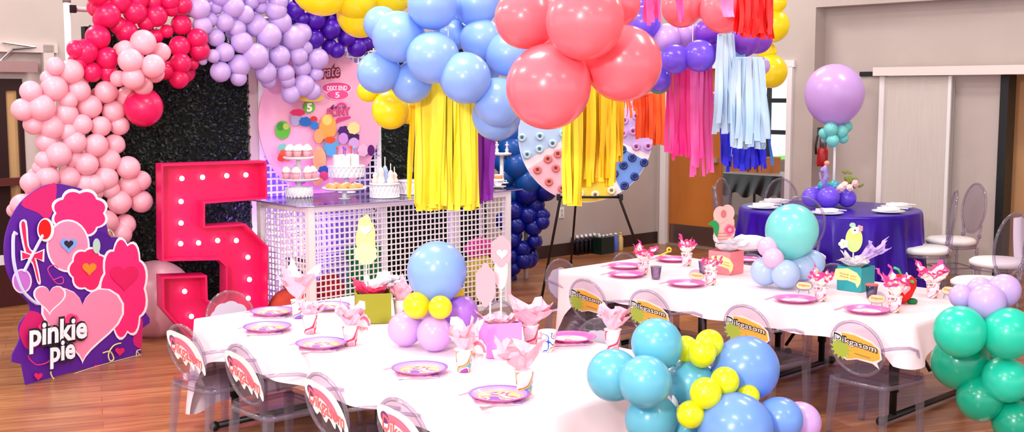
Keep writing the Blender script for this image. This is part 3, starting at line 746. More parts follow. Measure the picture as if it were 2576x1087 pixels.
for px,py,lab,sd,th,tr,pk in [(1618,690,'clear print cup with folded napkin at the cloth end nearest the easel',21,.13,.075,.5),(1727,668,'clear print cup with napkin below the maple door',22,.14,.06,.6),(1788,716,'clear print cup with rose napkin before the coral box',23,.12,.06,.6),(2064,757,'clear print cup with napkin between aqua balloon and teal box',24,.13,.065,.7),(2250,785,'clear print cup with napkin in front of the strawberry plush',25,.16,.08,.4),(2346,748,'clear print cup with napkin nearest the lavender balloons',26,.13,.09,.4)]:
    cup(px,py,PRB,lab,NAPW,th,tr,sd,MROSE,group=GN,h=.08,peaks=pk)
    
# favor boxes
def gift_box(px, py, w, h, rz, m, label):
    p = G(px, py, ZT); t = thing('favor_box', label, 'box', p, rz, 'card favor boxes')
    b = MB(); k = .004
    b.box((0,-w/2+k/2,h/2),(w,k,h)).box((0,w/2-k/2,h/2),(w,k,h)).box((-w/2+k/2,0,h/2),(k,w-2*k,h)).box((w/2-k/2,0,h/2),(k,w-2*k,h)).box((0,0,k/2),(w-2*k,w-2*k,k))
    b.build('box_body', m, t); return t
def bubble_sticker(t, w, h, x, z, face='front'):
    M_ = Matrix.Translation((x,-w/2-.001,z))
    s = MB().prism([(a*.085, c*.052) for a, c in [(-1,.2),(-.9,.8),(0,1),(.7,.6),(1,0),(.95,-.6),(.75,-1.1),(.6,-.6),(0,-.35),(-.7,-.45),(-1,-.2)]], -.0015, 0, M_).build('sticker', mat('sticker pale yellow', (250,226,150), .5), t, label='pale yellow speech bubble sticker')
    for q in (.016,.0): lettering('lettering', 'thank you', mat('sticker brown', (190,120,80), .6), s, (x-.05,z+q), (x+.055,z+q-.012), .010, -w/2-.003, 0)
    return s
BG_ = gift_box(938,806,.17,.150,math.radians(12),mat('olive green card', (150,150,18), .5),'olive green open favor box with topper beside the blue balloon centrepiece')
BP_ = gift_box(1258,890,.155,.150,math.radians(16),mat('candy pink card', (252,140,226), .5),'candy pink open favor box with pale pink toppers')
BC_ = gift_box(1826,686,.16,.145,AT+.06,mat('coral card', (252,140,150), .5),'coral open favor box with white tissue')
BT_ = gift_box(2152,728,.155,.140,AT+.02,mat('teal card', (34,158,166), .5),'teal open favor box with yellow sticker')
bubble_sticker(BT_, .155, .14, -.01, .08)
bubble_sticker(BC_, .16, .145, .02, .07)
crumple('tissue_paper', TISH, BG_, .10, .05, .10, 31, z0=.10, label='hot pink tissue'); crumple('tissue_paper', TISW, BG_, .13, .03, .09, 32, z0=.11, lean=(.05,.0), label='white tissue')
crumple('tissue_paper', TIS, BP_, .08, .05, .085, 33, z0=.10)
crumple('tissue_paper', TISW, BC_, .14, .05, .12, 34, z0=.10, lean=(.02,.0), peaks=.35)
b = MB(); b.sph((0,0,0), .085, (1.5,.5,.55), 12, 8); o = b.build('tissue_paper', TISW, BC_, True); o.location = (.12,.08,.20); o.rotation_euler = (0,0,-AT)
crumple('tissue_paper', TISW, BT_, .11, .05, .09, 35, z0=.10); crumple('tissue_paper', TISL, BT_, .16, .02, .06, 36, z0=.12, lean=(.09,.03), label='lilac tissue')
# toppers: plain scalloped card shapes on sticks
STK = mat('paper stick', (246,232,222), .6)
def topper(box, dx, dy, shapes, stick, label, yaw=0):
    """shapes: (poly, y, material, name)"""
    p = box.matrix_basis @ Vector((dx,dy,0)); t = thing('cutout_topper', label, 'topper', (p.x,p.y,ZT+.012), yaw, 'card cutouts on sticks')
    MB().tube([(0,.004,0),(0,.004,stick)], .004, 8).build('stick', STK, t, True)
    for poly, y, m, nm in shapes: MB().prism(poly, y-.002, y).build(nm, m, t)
    return t
CRM = mat('cream card', (240,218,140), .6); PK2 = mat('blush card', (240,160,170), .6); LPK = mat('pale card', (246,200,204), .6)
bpy.context.view_layer.update()
topper(BG_, -.03, 0, [(scallop(0,.40,.045,.115,7,.12,5),0,CRM,'card'),(scallop(.0,.33,.05,.05,8,.16,5),-.003,mat('pale butter card', (242,226,160), .6),'card'),(heart(0,.45,.03),-.006,LPK,'card')], .40, 'pale yellow scalloped card cutout on stick in the olive green box')
topper(BP_, .01, .02, [(scallop(.0,.44,.042,.062,6,.15,5),0,PK2,'card'),(ell(0,.36,.03,.09),.0025,LPK,'card'),(heart(.005,.43,.025),-.004,LPK,'card')], .40, 'tall blush scalloped card cutout on stick in the candy pink box')
topper(BP_, -.05, -.02, [(scallop(-.02,.30,.04,.085,6,.15,5),0,PK2,'card')], .28, 'short blush scalloped card cutout on stick in the candy pink box')
ROSE = mat('rose red', (240,80,120), .6); LEAF = mat('leaf green', (20,140,70), .6)
t = topper(BC_, -.02, -.01, [(ell(-.02,.36,.045,.055),-.002,mat('salmon card', (253,176,170), .6),'loop'),(ell(.025,.37,.045,.055),.001,mat('salmon card', (253,176,170), .6),'loop'),(ell(.0,.365,.018,.026),-.0045,mat('dark salmon', (200,110,110), .6),'loop_hole'),(smooth_poly([(-.06,.33),(.06,.34),(.065,.25),(.05,.19),(-.05,.19),(-.06,.26)],4),.002,mat('salmon card', (253,176,170), .6),'card'),(smooth_poly([(-.03,.30),(-.06,.325),(-.10,.30),(-.07,.285),(-.06,.25),(-.04,.22),(-.03,.26)],4),-.008,LEAF,'leaf')], .3, 'salmon pink looped pretzel cutout with green leaf and rose in the coral box')
for k in range(3): MB().prism(scallop(.04,.265,.03-.009*k,.03-.009*k,5,.2,5), -.01-.003*k, -.008-.003*k).build('rose', mat('rose %d' % k, [(245,110,140),(236,60,100),(250,150,170)][k], .6), t)
for k in range(3): MB().tube([(-.05,-.004,.24-.02*k),(.05,-.004,.245-.02*k)], .002, 6).build('stripe', mat('dark salmon', (200,110,110), .6), t)
LEM = noise_mat('lemon card', [(.2,(170,220,170)),(.5,(226,236,120)),(.8,(246,232,100))], 6, .6)
t = topper(BT_, -.02, 0, [(ell(0,.28,.05,.075),0,LEM,'card'),(scallop(-.062,.255,.022,.022,5,.35,5),-.004,mat('cream flower', (255,250,226), .6),'flower'),(scallop(.002,.335,.02,.02,5,.35,5),-.006,mat('cream flower', (255,250,226), .6),'flower'),(scallop(.03,.345,.016,.016,5,.35,5),-.004,PK2,'flower'),(ell(-.01,.365,.018,.014),.003,mat('sage card', (170,215,180), .6),'leaf')], .24, 'yellow green oval cutout with cream flowers in the teal box')
for x, z in ((-.062,.255),(.002,.335)): MB().prism(ell(x,z,.005,.005,10), -.008,-.0062).build('flower_centre', mat('yellow dot', (240,210,40), .5), t)

# strawberry plush
p = G(2266,762,ZT); t = thing('strawberry_plush', 'red stuffed strawberry with green leaves and a white star on the cloth', 'plush toy', p, 0)
RED = noise_mat('red plush', [(.3,(214,20,14)),(.7,(244,40,24))], 8, .9)
b = MB(); prof = [(.0,.0),(.03,.004),(.058,.04),(.078,.09),(.078,.125),(.055,.15),(.0,.16)]; b.lathe([(max(r,1e-4),z) for r,z in prof], seg=24); b.build('body', RED, t, True)
GRN = mat('green felt', (60,200,110), .8)
b = MB()
for k in range(6):
    a = 2*PI*k/6; Mx = Matrix.Rotation(a,4,'Z') @ Matrix.Translation((.0,.0,.155)) @ Matrix.Rotation(math.radians(22),4,'Y'); b.sph((.045,0,0), .04, (1.15,.6,.22), 12, 8, M=Mx)
b.tube([(0,0,.15),(-.02,0,.185),(-.045,0,.195)], .007); b.build('leaves', GRN, t, True)
MB().prism(star(.0,.155,.026,.013,5,PI/2), -.082,-.072).build('star_patch', mat('white felt', (250,250,240), .8), t)
MB().sph((.055,-.02,.012), .03, (1,.8,.6), 12, 8).build('foot', mat('dark green felt', (20,110,60), .8), t, True); MB().sph((-.045,-.03,.012), .028, (1,.8,.6), 12, 8).build('foot', mat('dark green felt', (20,110,60), .8), t, True)
MB().prism(heart(-.01,.09,.03), -.088,-.08).build('heart_patch', mat('pink felt', (250,170,196), .8), t)

# clear jars, place tags and noisemakers on the far table
CJ = acrylic('clear plastic', (236,228,240), (150,140,165), .9)
for px,py,lab in [(1650,702,'clear plastic tumbler beside the first napkin cup'),(1770,688,'clear plastic tumbler behind the rose napkin cup'),(2192,750,'clear plastic tumbler with red rim before the teal box')]:
    p = G(px,py,ZT); t = thing('clear_tumbler', lab, 'tumbler', p, 0, 'clear tumblers')
    MB().lathe([(.024,0),(.026,.002),(.034,.075),(.032,.075),(.024,.008),(0,.006)], seg=20).build('tumbler_body', CJ, t, True)
    MB().lathe([(.033,.072),(.036,.073),(.036,.079),(.033,.078)], seg=20).build('rim', mat('red rim', (236,90,90), .4) if 'red' in lab else ACRD, t, True)
for px,py,lab in [(1752,712,'before the coral box'),(2022,738,'beside the aqua balloon'),(2205,772,'beside the strawberry plush'),(2388,750,'nearest the lavender balloons')]:
    p = G(px,py,ZT); t = thing('place_tag', f'clear standing name tag with amber label {lab}', 'name tag', p, math.radians(-20), 'clear standing name tags')
    MB().prism(ell(0,.048,.047,.036,24), -.001,.001).build('card', CJ, t)
    MB().prism(smooth_poly([(-.04,.05),(-.02,.064),(.03,.06),(.042,.045),(.03,.028),(-.02,.026),(-.04,.036)],4), -.003,-.0015).build('label', mat('tag amber', (250,214,160), .5), t)
    lettering('lettering', 'Dikgasom', mat('tag brown', (180,110,60), .6), t, (-.03,.043), (.032,.041), .012, -.0035, .0)
    MB().tube([(-.03,.015,0),(-.025,0,.02),(-.03,-.012,0)], .0025, 6).tube([(.03,.015,0),(.025,0,.02),(.03,-.012,0)], .0025, 6).build('stand', ACRD, t)
p = G(1672,652,ZT); t = thing('noisemaker', 'yellow curled party blower lying on a magenta rimmed plate', 'party blower', p + Vector((0,0,.025)))
MB().tube([(-.04,0,-.004),(-.01,0,.01),(.03,.0,.03)], .006).build('tube', mat('blower yellow', (236,220,60), .4), t, True); MB().tube([(.03+.014*math.cos(a),0,.04+.014*math.sin(a)) for a in [k*.6 for k in range(11)]], .006, 6).build('curl', mat('blower yellow', (236,220,60), .4), t, True)
# cut-out tag on a stick by the green box and on the striped cup
for px,py,lab in [(915,856,'white card with pink arc standing against the olive green box'),(1203,927,'white card with pink arc standing against the candy pink box')]:
    p = G(px,py,ZT); t = thing('arc_card', lab, 'card', p, math.radians(-25), 'white arc cards')
    MB().prism(scallop(0,.075,.035,.045,8,.12,5), 0,.002).build('card', WHITE, t); MB().prism([( .0+.036*math.cos(a), .07+.045*math.sin(a)) for a in [math.radians(130-k*13) for k in range(11)]]+[(.0+.024*math.cos(a), .07+.03*math.sin(a)) for a in [math.radians(0+k*13) for k in range(11)]], -.002,0).build('arc', mat('arc pink', (238,120,150), .4), t)
    lettering('lettering', 'my pony', mat('letter coral', (240,110,116), .5), t, (-.028,.05), (.026,.05), .022, -.002, .0)
    MB().tube([(0,.004,.001),(0,.004,.05)], .003).build('stick', STK, t)

# ================================================================== LIGHT-UP NUMBER FIVE
Y5 = W(403, 700, 7.58); F5 = Fr((Y5.x, Y5.y, 0), math.radians(30))
poly5 = [(400,412),(664,404),(666,499),(510,511),(510,567),(612,561),(668,618),(668,775),(612,858),(488,866),(404,775),(402,694),(515,690),(517,752),(545,764),(562,742),(562,668),(545,652),(402,655)]
P5 = [F5.hit(*p) for p in poly5]
zmin = min(p[1] for p in P5); P5 = [(x, z if z > zmin+.06 else .0) for x, z in P5]
t5 = thing('marquee_number', 'large hot pink light-up number five with round bulbs standing before the foliage wall', 'marquee number', (Y5.x, Y5.y, 0), math.radians(30))
R5 = mat('hot pink painted metal', (220,6,92), .4)
MB().prism(P5, .085, .10).build('face_panel', R5, t5)
def offset_poly(P, d):
    out = []; n = len(P); A = sum(P[i][0]*P[(i+1)%n][1]-P[(i+1)%n][0]*P[i][1] for i in range(n)); s = 1 if A > 0 else -1
    for i in range(n):
        a, b_, c = Vector(P[i-1]), Vector(P[i]), Vector(P[(i+1)%n])
        e1 = (b_-a).normalized(); e2 = (c-b_).normalized(); n1 = Vector((-e1.y,e1.x))*s; n2 = Vector((-e2.y,e2.x))*s
        m_ = (n1+n2); m_ = m_/max(.3, m_.length_squared)*2 if m_.length else n1
        out.append((b_.x+m_.x*d, b_.y+m_.y*d))
    return out
IN = offset_poly(P5, .013); b = MB(); n5 = len(P5)
for i in range(n5):
    j = (i+1) % n5; q = [P5[i], P5[j], IN[j], IN[i]]
    vs = [(x, y, z) for y in (-.06,.1) for x, z in q]; b.add(vs, [(0,1,2,3),(7,6,5,4),(0,4,5,1),(1,5,6,2),(2,6,7,3),(3,7,4,0)])
b.build('rim', R5, t5)
BULB = emis('lit bulb', (255,214,214), 9)
for px,py in [(457,449),(509,446),(570,442),(618,440),(455,507),(455,561),(454,613),(499,611),(547,605),(594,605),(623,647),(627,703),(624,750),(464,733),(481,796),(585,815)]:
    x, z = F5.hit(px, py, .06); q = MB().sph((x,.055,z), .017, seg=14, rings=10).build('bulb', BULB, t5, True)
    MB().lathe([(.014,0),(.014,.025)], (0,0,0), 12, M=Matrix.Translation((x,.088,z)) @ Matrix.Rotation(PI/2,4,'X')).build('socket', R5, q)
b = MB(); b.tube([W(400,828,7.75)-Y5,(W(372,833,7.8)-Y5),(W(352,828,7.9)-Y5)], .006, 6)
pc = G(400,822,0); cb = MB().tube([G(430,812,.006),G(395,822,.006),G(372,829,.006),G(345,826,.006)], .006, 6).build('power_cable', BLACK, smooth=True); tag(cb, 'black cable on the wood floor between the number five and the standee', 'cable')

# ================================================================== CARDBOARD STANDEE
a0, a1 = G(65,970,0), G(355,890,0); angS = math.atan2(a1.y-a0.y, a1.x-a0.x); FS = Fr((a0.x,a0.y,0), angS)
def cs(L, s=1.68, ox=0, oy=440, y=0): return [FS.hit(ox+p[0]/s, oy+p[1]/s, y) for p in L]
ol = cs([(92,800),(85,690),(80,640),(105,600),(126,578),(120,540),(75,490),(35,420),(20,350),(22,270),(45,190),(85,120),(140,70),(200,42),(250,38),(310,50),(350,62),(382,90),(412,125),(438,165),(452,220),(458,268),(480,263),(512,270),(548,292),(578,335),(598,380),(606,440),(607,560),(600,650)])
ol = smooth_poly(ol, 4)[:-3]
xr, zr = FS.hit(355,890); ol += [(xr, .004), (0.0, .004)]
st = thing('cardboard_standee', 'shaped cardboard standee printed purple with pink shapes standing on the wood floor', 'standee', (a0.x,a0.y,0), angS)
MB().prism(ol, 0, .008).build('board', mat('standee purple', (86,22,150), .45), st)
yy = [-.0005]
def art(L, c, nm='print', sm=True, k=3, mname=None):
    yy[0] -= .0006; P = cs(L); P = smooth_poly(P, k) if sm else P
    return MB().prism(P, yy[0], yy[0]+.0005).build(nm, mat('standee %d %d %d' % c, c, .45), st)
def disc(cx, cy, rx, ry, c, nm='print', rot=0):
    return art([(cx+rx*math.cos(a)*math.cos(rot)-ry*math.sin(a)*math.sin(rot), cy+rx*math.cos(a)*math.sin(rot)+ry*math.sin(a)*math.cos(rot)) for a in [2*PI*k/28 for k in range(28)]], c, nm, False)
def scal(cx, cy, rx, ry, n, c, nm='print', amp=.16):
    return art([(x, y) for x, y in scallop(cx, cy, rx, ry, n, amp, 6)], c, nm, False)
MGT = (206,30,110); HPK = (240,40,120); LPKc = (246,140,180); WH = (250,238,248)
art([(88,125),(140,72),(200,44),(238,40),(230,130),(200,190),(160,160)], MGT)
art([(86,690),(82,645),(105,602),(128,575),(175,590),(215,640),(190,700),(120,740)], MGT)
art([(560,700),(600,600),(598,720),(590,735)], MGT)
disc(420,300,60,60,(70,16,140)) 
# abstract cloud, balloon and heart shapes in the print's pinks
scal(335,160,108,92,8,WH); scal(335,162,98,82,8,HPK)
disc(285,300,92,112,WH); disc(285,300,84,104,LPKc)
scal(372,400,78,84,7,WH); scal(372,400,70,76,7,(232,34,104))
scal(520,480,92,190,9,WH); scal(520,480,83,180,9,HPK)
def hrt(cx, cy, s, c): return art([(x, y) for x, y in [(cx+s*.0625*16*math.sin(t)**3, cy-s*.0625*(13*math.cos(t)-5*math.cos(2*t)-2*math.cos(3*t)-math.cos(4*t))) for t in [2*PI*k/30 for k in range(30)]]], c, 'print', False)
hrt(345,610,178,WH); hrt(345,608,168,LPKc)
hrt(205,520,70,WH); hrt(205,519,62,LPKc)
hrt(285,295,36,(120,170,235)); hrt(285,292,20,(40,30,60))
hrt(372,395,30,(246,140,40)); disc(402,300,16,32,(180,210,200)); 
hrt(520,430,60,(220,24,96)); hrt(500,745,20,(220,30,100)); hrt(155,850,18,(220,30,100)); hrt(405,812,14,(220,30,100))
# ribbon bow, ovals and squiggles
art([(75,200),(105,195),(115,300),(140,335),(165,450),(150,455),(130,380),(100,340),(80,260)], (250,226,238)); art([(82,210),(98,205),(108,300),(134,340),(158,445),(150,440),(132,370),(104,330)], (226,30,90))
art([(78,318),(125,335),(180,312),(178,368),(128,345),(80,362)], WH, sm=False); art([(84,326),(125,340),(173,320),(170,360),(128,347),(86,355)], (226,30,90), sm=False)
disc(184,232,36,50,WH); disc(180,230,27,42,(230,10,10)); disc(83,448,42,52,(220,210,236)); disc(83,448,35,45,(190,110,205))
def squig(L, r, c, nm='squiggle'):
    yy[0] -= .0006; P = smooth_poly(cs(L), 5)[:-5]; MB().tube([(x, yy[0], z) for x, z in P], r, 5).build(nm, mat('standee %d %d %d' % c, c, .45), st)
squig([(60,250),(45,330),(60,420),(95,500),(160,530)], .010, (200,206,240)); squig([(170,255),(130,330),(90,410)], .009, (200,206,240))
squig([(425,750),(455,745),(470,775),(455,785),(448,755),(470,720),(500,712)], .004, (226,220,130)); squig([(205,830),(215,860),(235,862),(255,850)], .004, (226,220,130)); squig([(570,745),(578,760),(566,765),(568,742),(585,738)], .003, (226,220,130))
squig([(215,440),(250,430),(255,455),(225,455),(190,400),(215,380),(235,400)], .003, (226,60,150)); squig([(110,760),(140,800),(190,790),(200,760)], .004, (226,40,120))
squig([(455,250),(445,230),(462,240),(470,262)], .003, (200,230,170)); squig([(285,845),(420,800),(590,758)], .0012, (240,236,240))
scal(170,640,18,16,5,(240,60,130)); scal(290,612,26,24,5,(240,60,130)); disc(290,612,7,8,WH); disc(170,640,5,6,WH)
bk = mat('letter black', (28,22,34), .5); wh = mat('letter white', (250,246,255), .5)
for txt,p0,p1,h,tail in [('pinkie',(108,722),(352,682),.135,None),('pie',(194,788),(300,768),.125,None)]:
    yy[0] -= .002; q = cs([p0, p1]); lettering('lettering', txt, bk, st, (q[0][0]-.004,q[0][1]-.004), (q[1][0]+.006,q[1][1]-.004), h*1.05, yy[0], .085)
    yy[0] -= .002; lettering('lettering', txt, wh, st, q[0], q[1], h, yy[0], .03)
q = cs([(345,780),(380,1)]); MB().box((.45,.12,.30), (.04,.22,.6)).build('easel_back', mat('kraft card', (170,130,90), .8), st)

# ================================================================== BACKDROP: foliage walls, wire mesh panel, pink disc, stand
FK0 = Fr((-2.08, 8.6, 0), AW)
def planeY(px, off=0.0):
    x, z = FK0.hit(px, 300, off); return FK0.w(x, off, 0).y
HEDG = noise_mat('dark artificial foliage', [(.3,(3,14,7)),(.6,(9,30,17)),(.75,(26,56,34))], 14, .5)
def hedge(xa_, xb_, h, label, seed, n):
    t = thing('foliage_wall', label, 'foliage wall', FK0.w(xa_,0,0), AW); w = xb_-xa_
    MB().box((w/2,.05,h/2), (w,.06,h)).build('backing', mat('foliage backing', (6,12,8), .9), t)
    r = random.Random(seed); b = MB()
    for _ in range(n):
        x, z = r.uniform(0,w), r.uniform(0.01,h); y = r.uniform(-.02,.02); s = r.uniform(.010,.02); R = Matrix.Translation((x,y,z)) @ Matrix.Rotation(r.uniform(0,6.3),4,'Y') @ Matrix.Rotation(r.uniform(-1,1),4,'X')
        b.add([(-s*.45,0,0),(0,-.004,-s),(s*.45,0,0),(0,.004,s)], [(0,1,2,3)], R)
    b.build('leaves', HEDG, t); return t
hx = [FK0.hit(p,300)[0] for p in (225, 626, 648, 940, 1225)]
hedge(hx[0], hx[1], 2.15, 'dark green artificial foliage wall behind the pink and red balloons', 1, 13000)
hedge(hx[3], hx[4], 2.15, 'dark green artificial foliage wall behind the dessert counter, seen past yellow fringe', 2, 9000)
def grid_panel(t, w, h, step, wire, y, name, m, x0=0, z0=0, M=None, framew=.03):
    b = MB(); nx = round(w/step); nz = round(h/step)
    for i in range(1,nx): b.box((x0+w*i/nx, y, z0+h/2), (wire,wire*.5,h), M=M)
    for j in range(1,nz): b.box((x0+w/2, y-wire*.3, z0+h*j/nz), (w,wire*.5,wire), M=M)
    return b.build(name, m, t)
def frame_bars(b, w, h, k, y, M=None, x0=0, z0=0):
    b.box((x0+k/2,y,z0+h/2),(k,k,h),M=M).box((x0+w-k/2,y,z0+h/2),(k,k,h),M=M).box((x0+w/2,y,z0+h-k/2),(w,k,k),M=M).box((x0+w/2,y,z0+k/2),(w,k,k),M=M)
tp = thing('mesh_screen', 'tall white wire grid screen behind the round pink sign', 'screen', FK0.w(hx[2],0,0), AW); wp = hx[3]-hx[2]+.06
b = MB(); frame_bars(b, wp, 2.2, .04, 0); b.build('frame', WHITEM, tp); grid_panel(tp, wp, 2.2, .052, .014, 0, 'wire_mesh', WHITEM)
o = MB().box((wp/2,.10,1.1),(wp,.02,2.2)).build('back_cloth', mat('lilac lining', (168,150,224), .8), tp)
# beige post between foliage and screen
po = fbox(FK0, hx[1]+.0, hx[2]-.005, 0, 2.2, -.01, .05, 'backdrop_post', mat('beige post', (206,184,172), .6)); tag(po, 'beige upright post between the foliage wall and the wire grid screen', 'post')
# balloon arch stand
yb = planeY(168)-.1; q = W(168, 6, yb); g0 = Vector((q.x, q.y, 0)); sd = thing('arch_stand', 'white metal pipe stand with crossbar carrying the balloon arch', 'stand', g0, AW)
MB().tube([(0,0,0),(0,0,q.z)], .022, 12).build('upright', WHITEM, sd, True); MB().lathe([(.026,q.z),(.026,q.z+.02),(.01,q.z+.025)], seg=14).build('cap', mat('grey cap', (110,100,100), .5), sd, True)
zb = W(200, 22, yb).z; MB().tube([(.02,0,zb),(4.2,0,zb)], .016, 10).build('crossbar', mat('rosy pipe', (176,150,156), .35, .5), sd, True); MB().box((.03,0,zb), (.05,.04,.05)).build('clamp', BLACK, sd)
MB().box((0,0,.01), (.4,.4,.02)).build('base_plate', mat('grey cap', (110,100,100), .5), sd)
MB().tube([(4.2,0,0),(4.2,0,q.z)], .022, 12).build('upright', WHITEM, sd, True)

# round pink sign
FD = Fr(FK0.w(0,-.12,0), AW)
e0, e1 = FD.hit(649,250), FD.hit(956,300); cxd = (e0[0]+e1[0])/2; rd = (e1[0]-e0[0])/2; czd = W(800,300,9.0).z-.02
sg = thing('round_sign', 'big round pink sign printed with writing and colourful treats behind the dessert counter', 'sign', FD.w(cxd,0,czd), AW)
MB().prism(ell(0,0,rd,rd,72), 0, .012).build('disc', mat('sign pink', (250,178,206), .35), sg)
def sp(px, py, y=0): x, z = FD.hit(px, py); return (x-cxd, z-czd)
def sblob(L, c, y, nm='print', par=None): return MB().prism([sp(*p) for p in L], y-.001, y).build(nm, mat('print %d %d %d' % c, c, .5), par or sg)
sy = [-.002]
def sell(px, py, rx, ry, c, n=24, nm='print', kind='e', amp=.15, k=7):
    sy[0] -= .0012
    L = [(px+rx*math.cos(a), py+ry*math.sin(a)) for a in [2*PI*i/n for i in range(n)]] if kind == 'e' else scallop(px, py, rx, ry, k, amp, 5) if kind == 's' else star(px, py, rx, rx*.78, 14)
    return sblob(L, c, sy[0], nm)
sell(846,222,39,16,(252,214,230)); sell(846,221,36,13.5,(232,70,140)); sell(848,238,29,14,(252,214,230)); sell(848,238,27,12.5,(238,80,150))
def sline(txt, c, p0, p1, hpx, bold, y, shear=0):
    a, b_ = sp(*p0), sp(*p1); c2 = sp(p0[0], p0[1]-hpx); lettering('lettering', txt, mat('letters %d %d %d' % c, c, .5), sg, a, b_, c2[1]-a[1], y, bold, shear)
sline('DIXY END', (255,240,250), (821,227), (872,226), 11, .03, sy[0]-.002)
sline('5', (255,240,250), (842,246), (853,245), 14, .02, sy[0]-.002)
sline('Celebrate', (150,24,70), (742,203), (857,192), 33, .08, -.004, .3); sline('Celebrate', (236,180,196), (744,200), (854,190), 29, .0, -.007, .3)
sell(776,270,17,17,(104,190,50),kind='t'); sline('5', (255,255,240), (770,280), (784,279), 20, .05, sy[0]-.002)
# logo lettering with swoosh
sy[0] -= .002
sblob([(828,272),(838,262),(836,275),(824,279)], (90,20,80), sy[0])
for rr_, c in ((15,(250,150,200)),(12,(214,60,140))):
    sy[0] -= .001; sblob([(857+rr_*1.15*math.cos(a), 271-rr_*1.1*math.sin(a)) for a in [math.radians(175-k*17) for k in range(11)]]+[(857+rr_*.75*math.cos(a), 271-rr_*.72*math.sin(a)) for a in [math.radians(5+k*17) for k in range(11)]], c, sy[0])
sline('MY LITTLE', (120,40,110), (839,273), (866,273), 6, .02, sy[0]-.002); sline('PONY', (190,40,110), (822,293), (880,289), 20, .05, sy[0]-.001); sline('PONY', (232,90,150), (823,292), (879,288), 18, .01, sy[0]-.003)
sy[0] -= .003; sblob([(846,296),(878,292),(880,297),(850,306),(846,310),(840,306)], (216,60,130), sy[0])
# generic sweets and fruit
for px,py,rx,ry,c,kd in [(708,327,19,23,(96,190,60),'e'),(702,318,8,10,(60,150,60),'s'),(716,318,8,8,(190,210,90),'e'),(740,300,12,17,(170,170,200),'e'),(745,283,17,8,(220,40,90),'s'),(764,306,14,11,(30,110,190),'s'),(785,300,9,8,(226,50,40),'e'),(786,315,9,10,(40,130,210),'s'),
    (820,320,19,30,(244,170,80),'s'),(818,302,12,13,(246,214,110),'e'),(797,342,12,18,(240,170,110),'e'),(860,330,14,12,(76,24,110),'s'),(858,348,12,14,(206,150,220),'e'),(884,345,13,11,(60,20,90),'s'),(884,360,13,14,(214,170,226),'e'),(883,322,14,14,(240,228,150),'s'),
    (827,370,17,22,(90,170,226),'s'),(824,352,12,8,(230,80,40),'s'),(906,378,12,14,(236,190,220),'s'),(926,378,9,14,(90,16,110),'e'),(704,372,12,10,(130,200,190),'s'),(712,390,17,14,(232,90,70),'s'),(742,380,8,9,(80,150,160),'e'),(700,398,10,8,(220,60,40),'e'),(795,400,17,30,(245,180,130),'e'),(806,432,14,14,(40,90,180),'s'),(806,442,12,12,(240,80,130),'e'),(770,440,24,14,(250,200,214),'s'),(790,455,12,10,(250,180,120),'s'),(745,455,14,8,(200,80,160),'s'),(772,247,32,9,(246,212,80),'e')]:
    sell(px,py,rx,ry,c,kind=kd)

# ================================================================== DESSERT COUNTER
FC = Fr((-1.39,7.87,0), AW); CLn, CD, CHt = 1.86, .62, .925
ct = thing('dessert_counter', 'white wire grid dessert counter with clear bowed top holding cake stands', 'counter', FC.o, AW)
k = .035; b = MB()
grid_panel(ct, CLn, CHt, .041, .0095, 0, 'wire_mesh', WHITEM)
ME = Matrix.Rotation(PI/2, 4, 'Z'); grid_panel(ct, CD, CHt, .041, .0115, 0, 'wire_mesh', WHITEM, M=ME)
b = MB()
for x in (0, CLn): 
    for y in (0, CD): b = MB().box((x,y,CHt/2), (.05,.05,CHt)); b.build('post', WHITEM, ct)
for x in (.66, 1.30): MB().box((x,.03,CHt/2), (.035,.03,CHt)).build('stile', WHITEM, ct)
b = MB()
for z in (.02, CHt-.02): b.box((CLn/2,0,z),(CLn,.045,.04)).box((CLn/2,CD,z),(CLn,.045,.04)).box((0,CD/2,z),(.045,CD,.04)).box((CLn,CD/2,z),(.045,CD,.04)).box((CLn,CD/2,z),(.045,CD,.04))
b.box((CLn,CD/2,CHt/2),(.02,.02,CHt)).build('frame', WHITEM, ct)
gp = [(-.10,.0),(0,-.06)]+[(CLn*i/20, -.05-.09*math.sin(PI*min(1,i/16))) for i in range(1,20)]+[(CLn+.16,-.02),(CLn+.02,CD+.15),(-.05,CD+.15)]
b = MB(); slab(b, gp, CHt+.002, CHt+.012); b.build('top_panel', acrylic('counter glass', (226,220,240), (170,150,200), .9), ct)
b = MB(); b.tube([(x,y,CHt+.007) for x,y in gp], .005, 6, True); b.build('top_edge', mat('violet grey edge', (150,136,170), .2, .2), ct)
UPL.location = FC.w(.25,CD+.06,.2); UPL.rotation_euler = (FC.M.to_3x3() @ Vector((.15,.6,.55))).to_track_quat('-Z','Y').to_euler()
ZT2 = CHt+.014
def onc(px, py, lo=.06, hi=.68):
    g = FC.I @ G(px, py, ZT2); return FC.w(g.x, min(hi, max(lo, g.y)), 0) + Vector((0,0,ZT2))
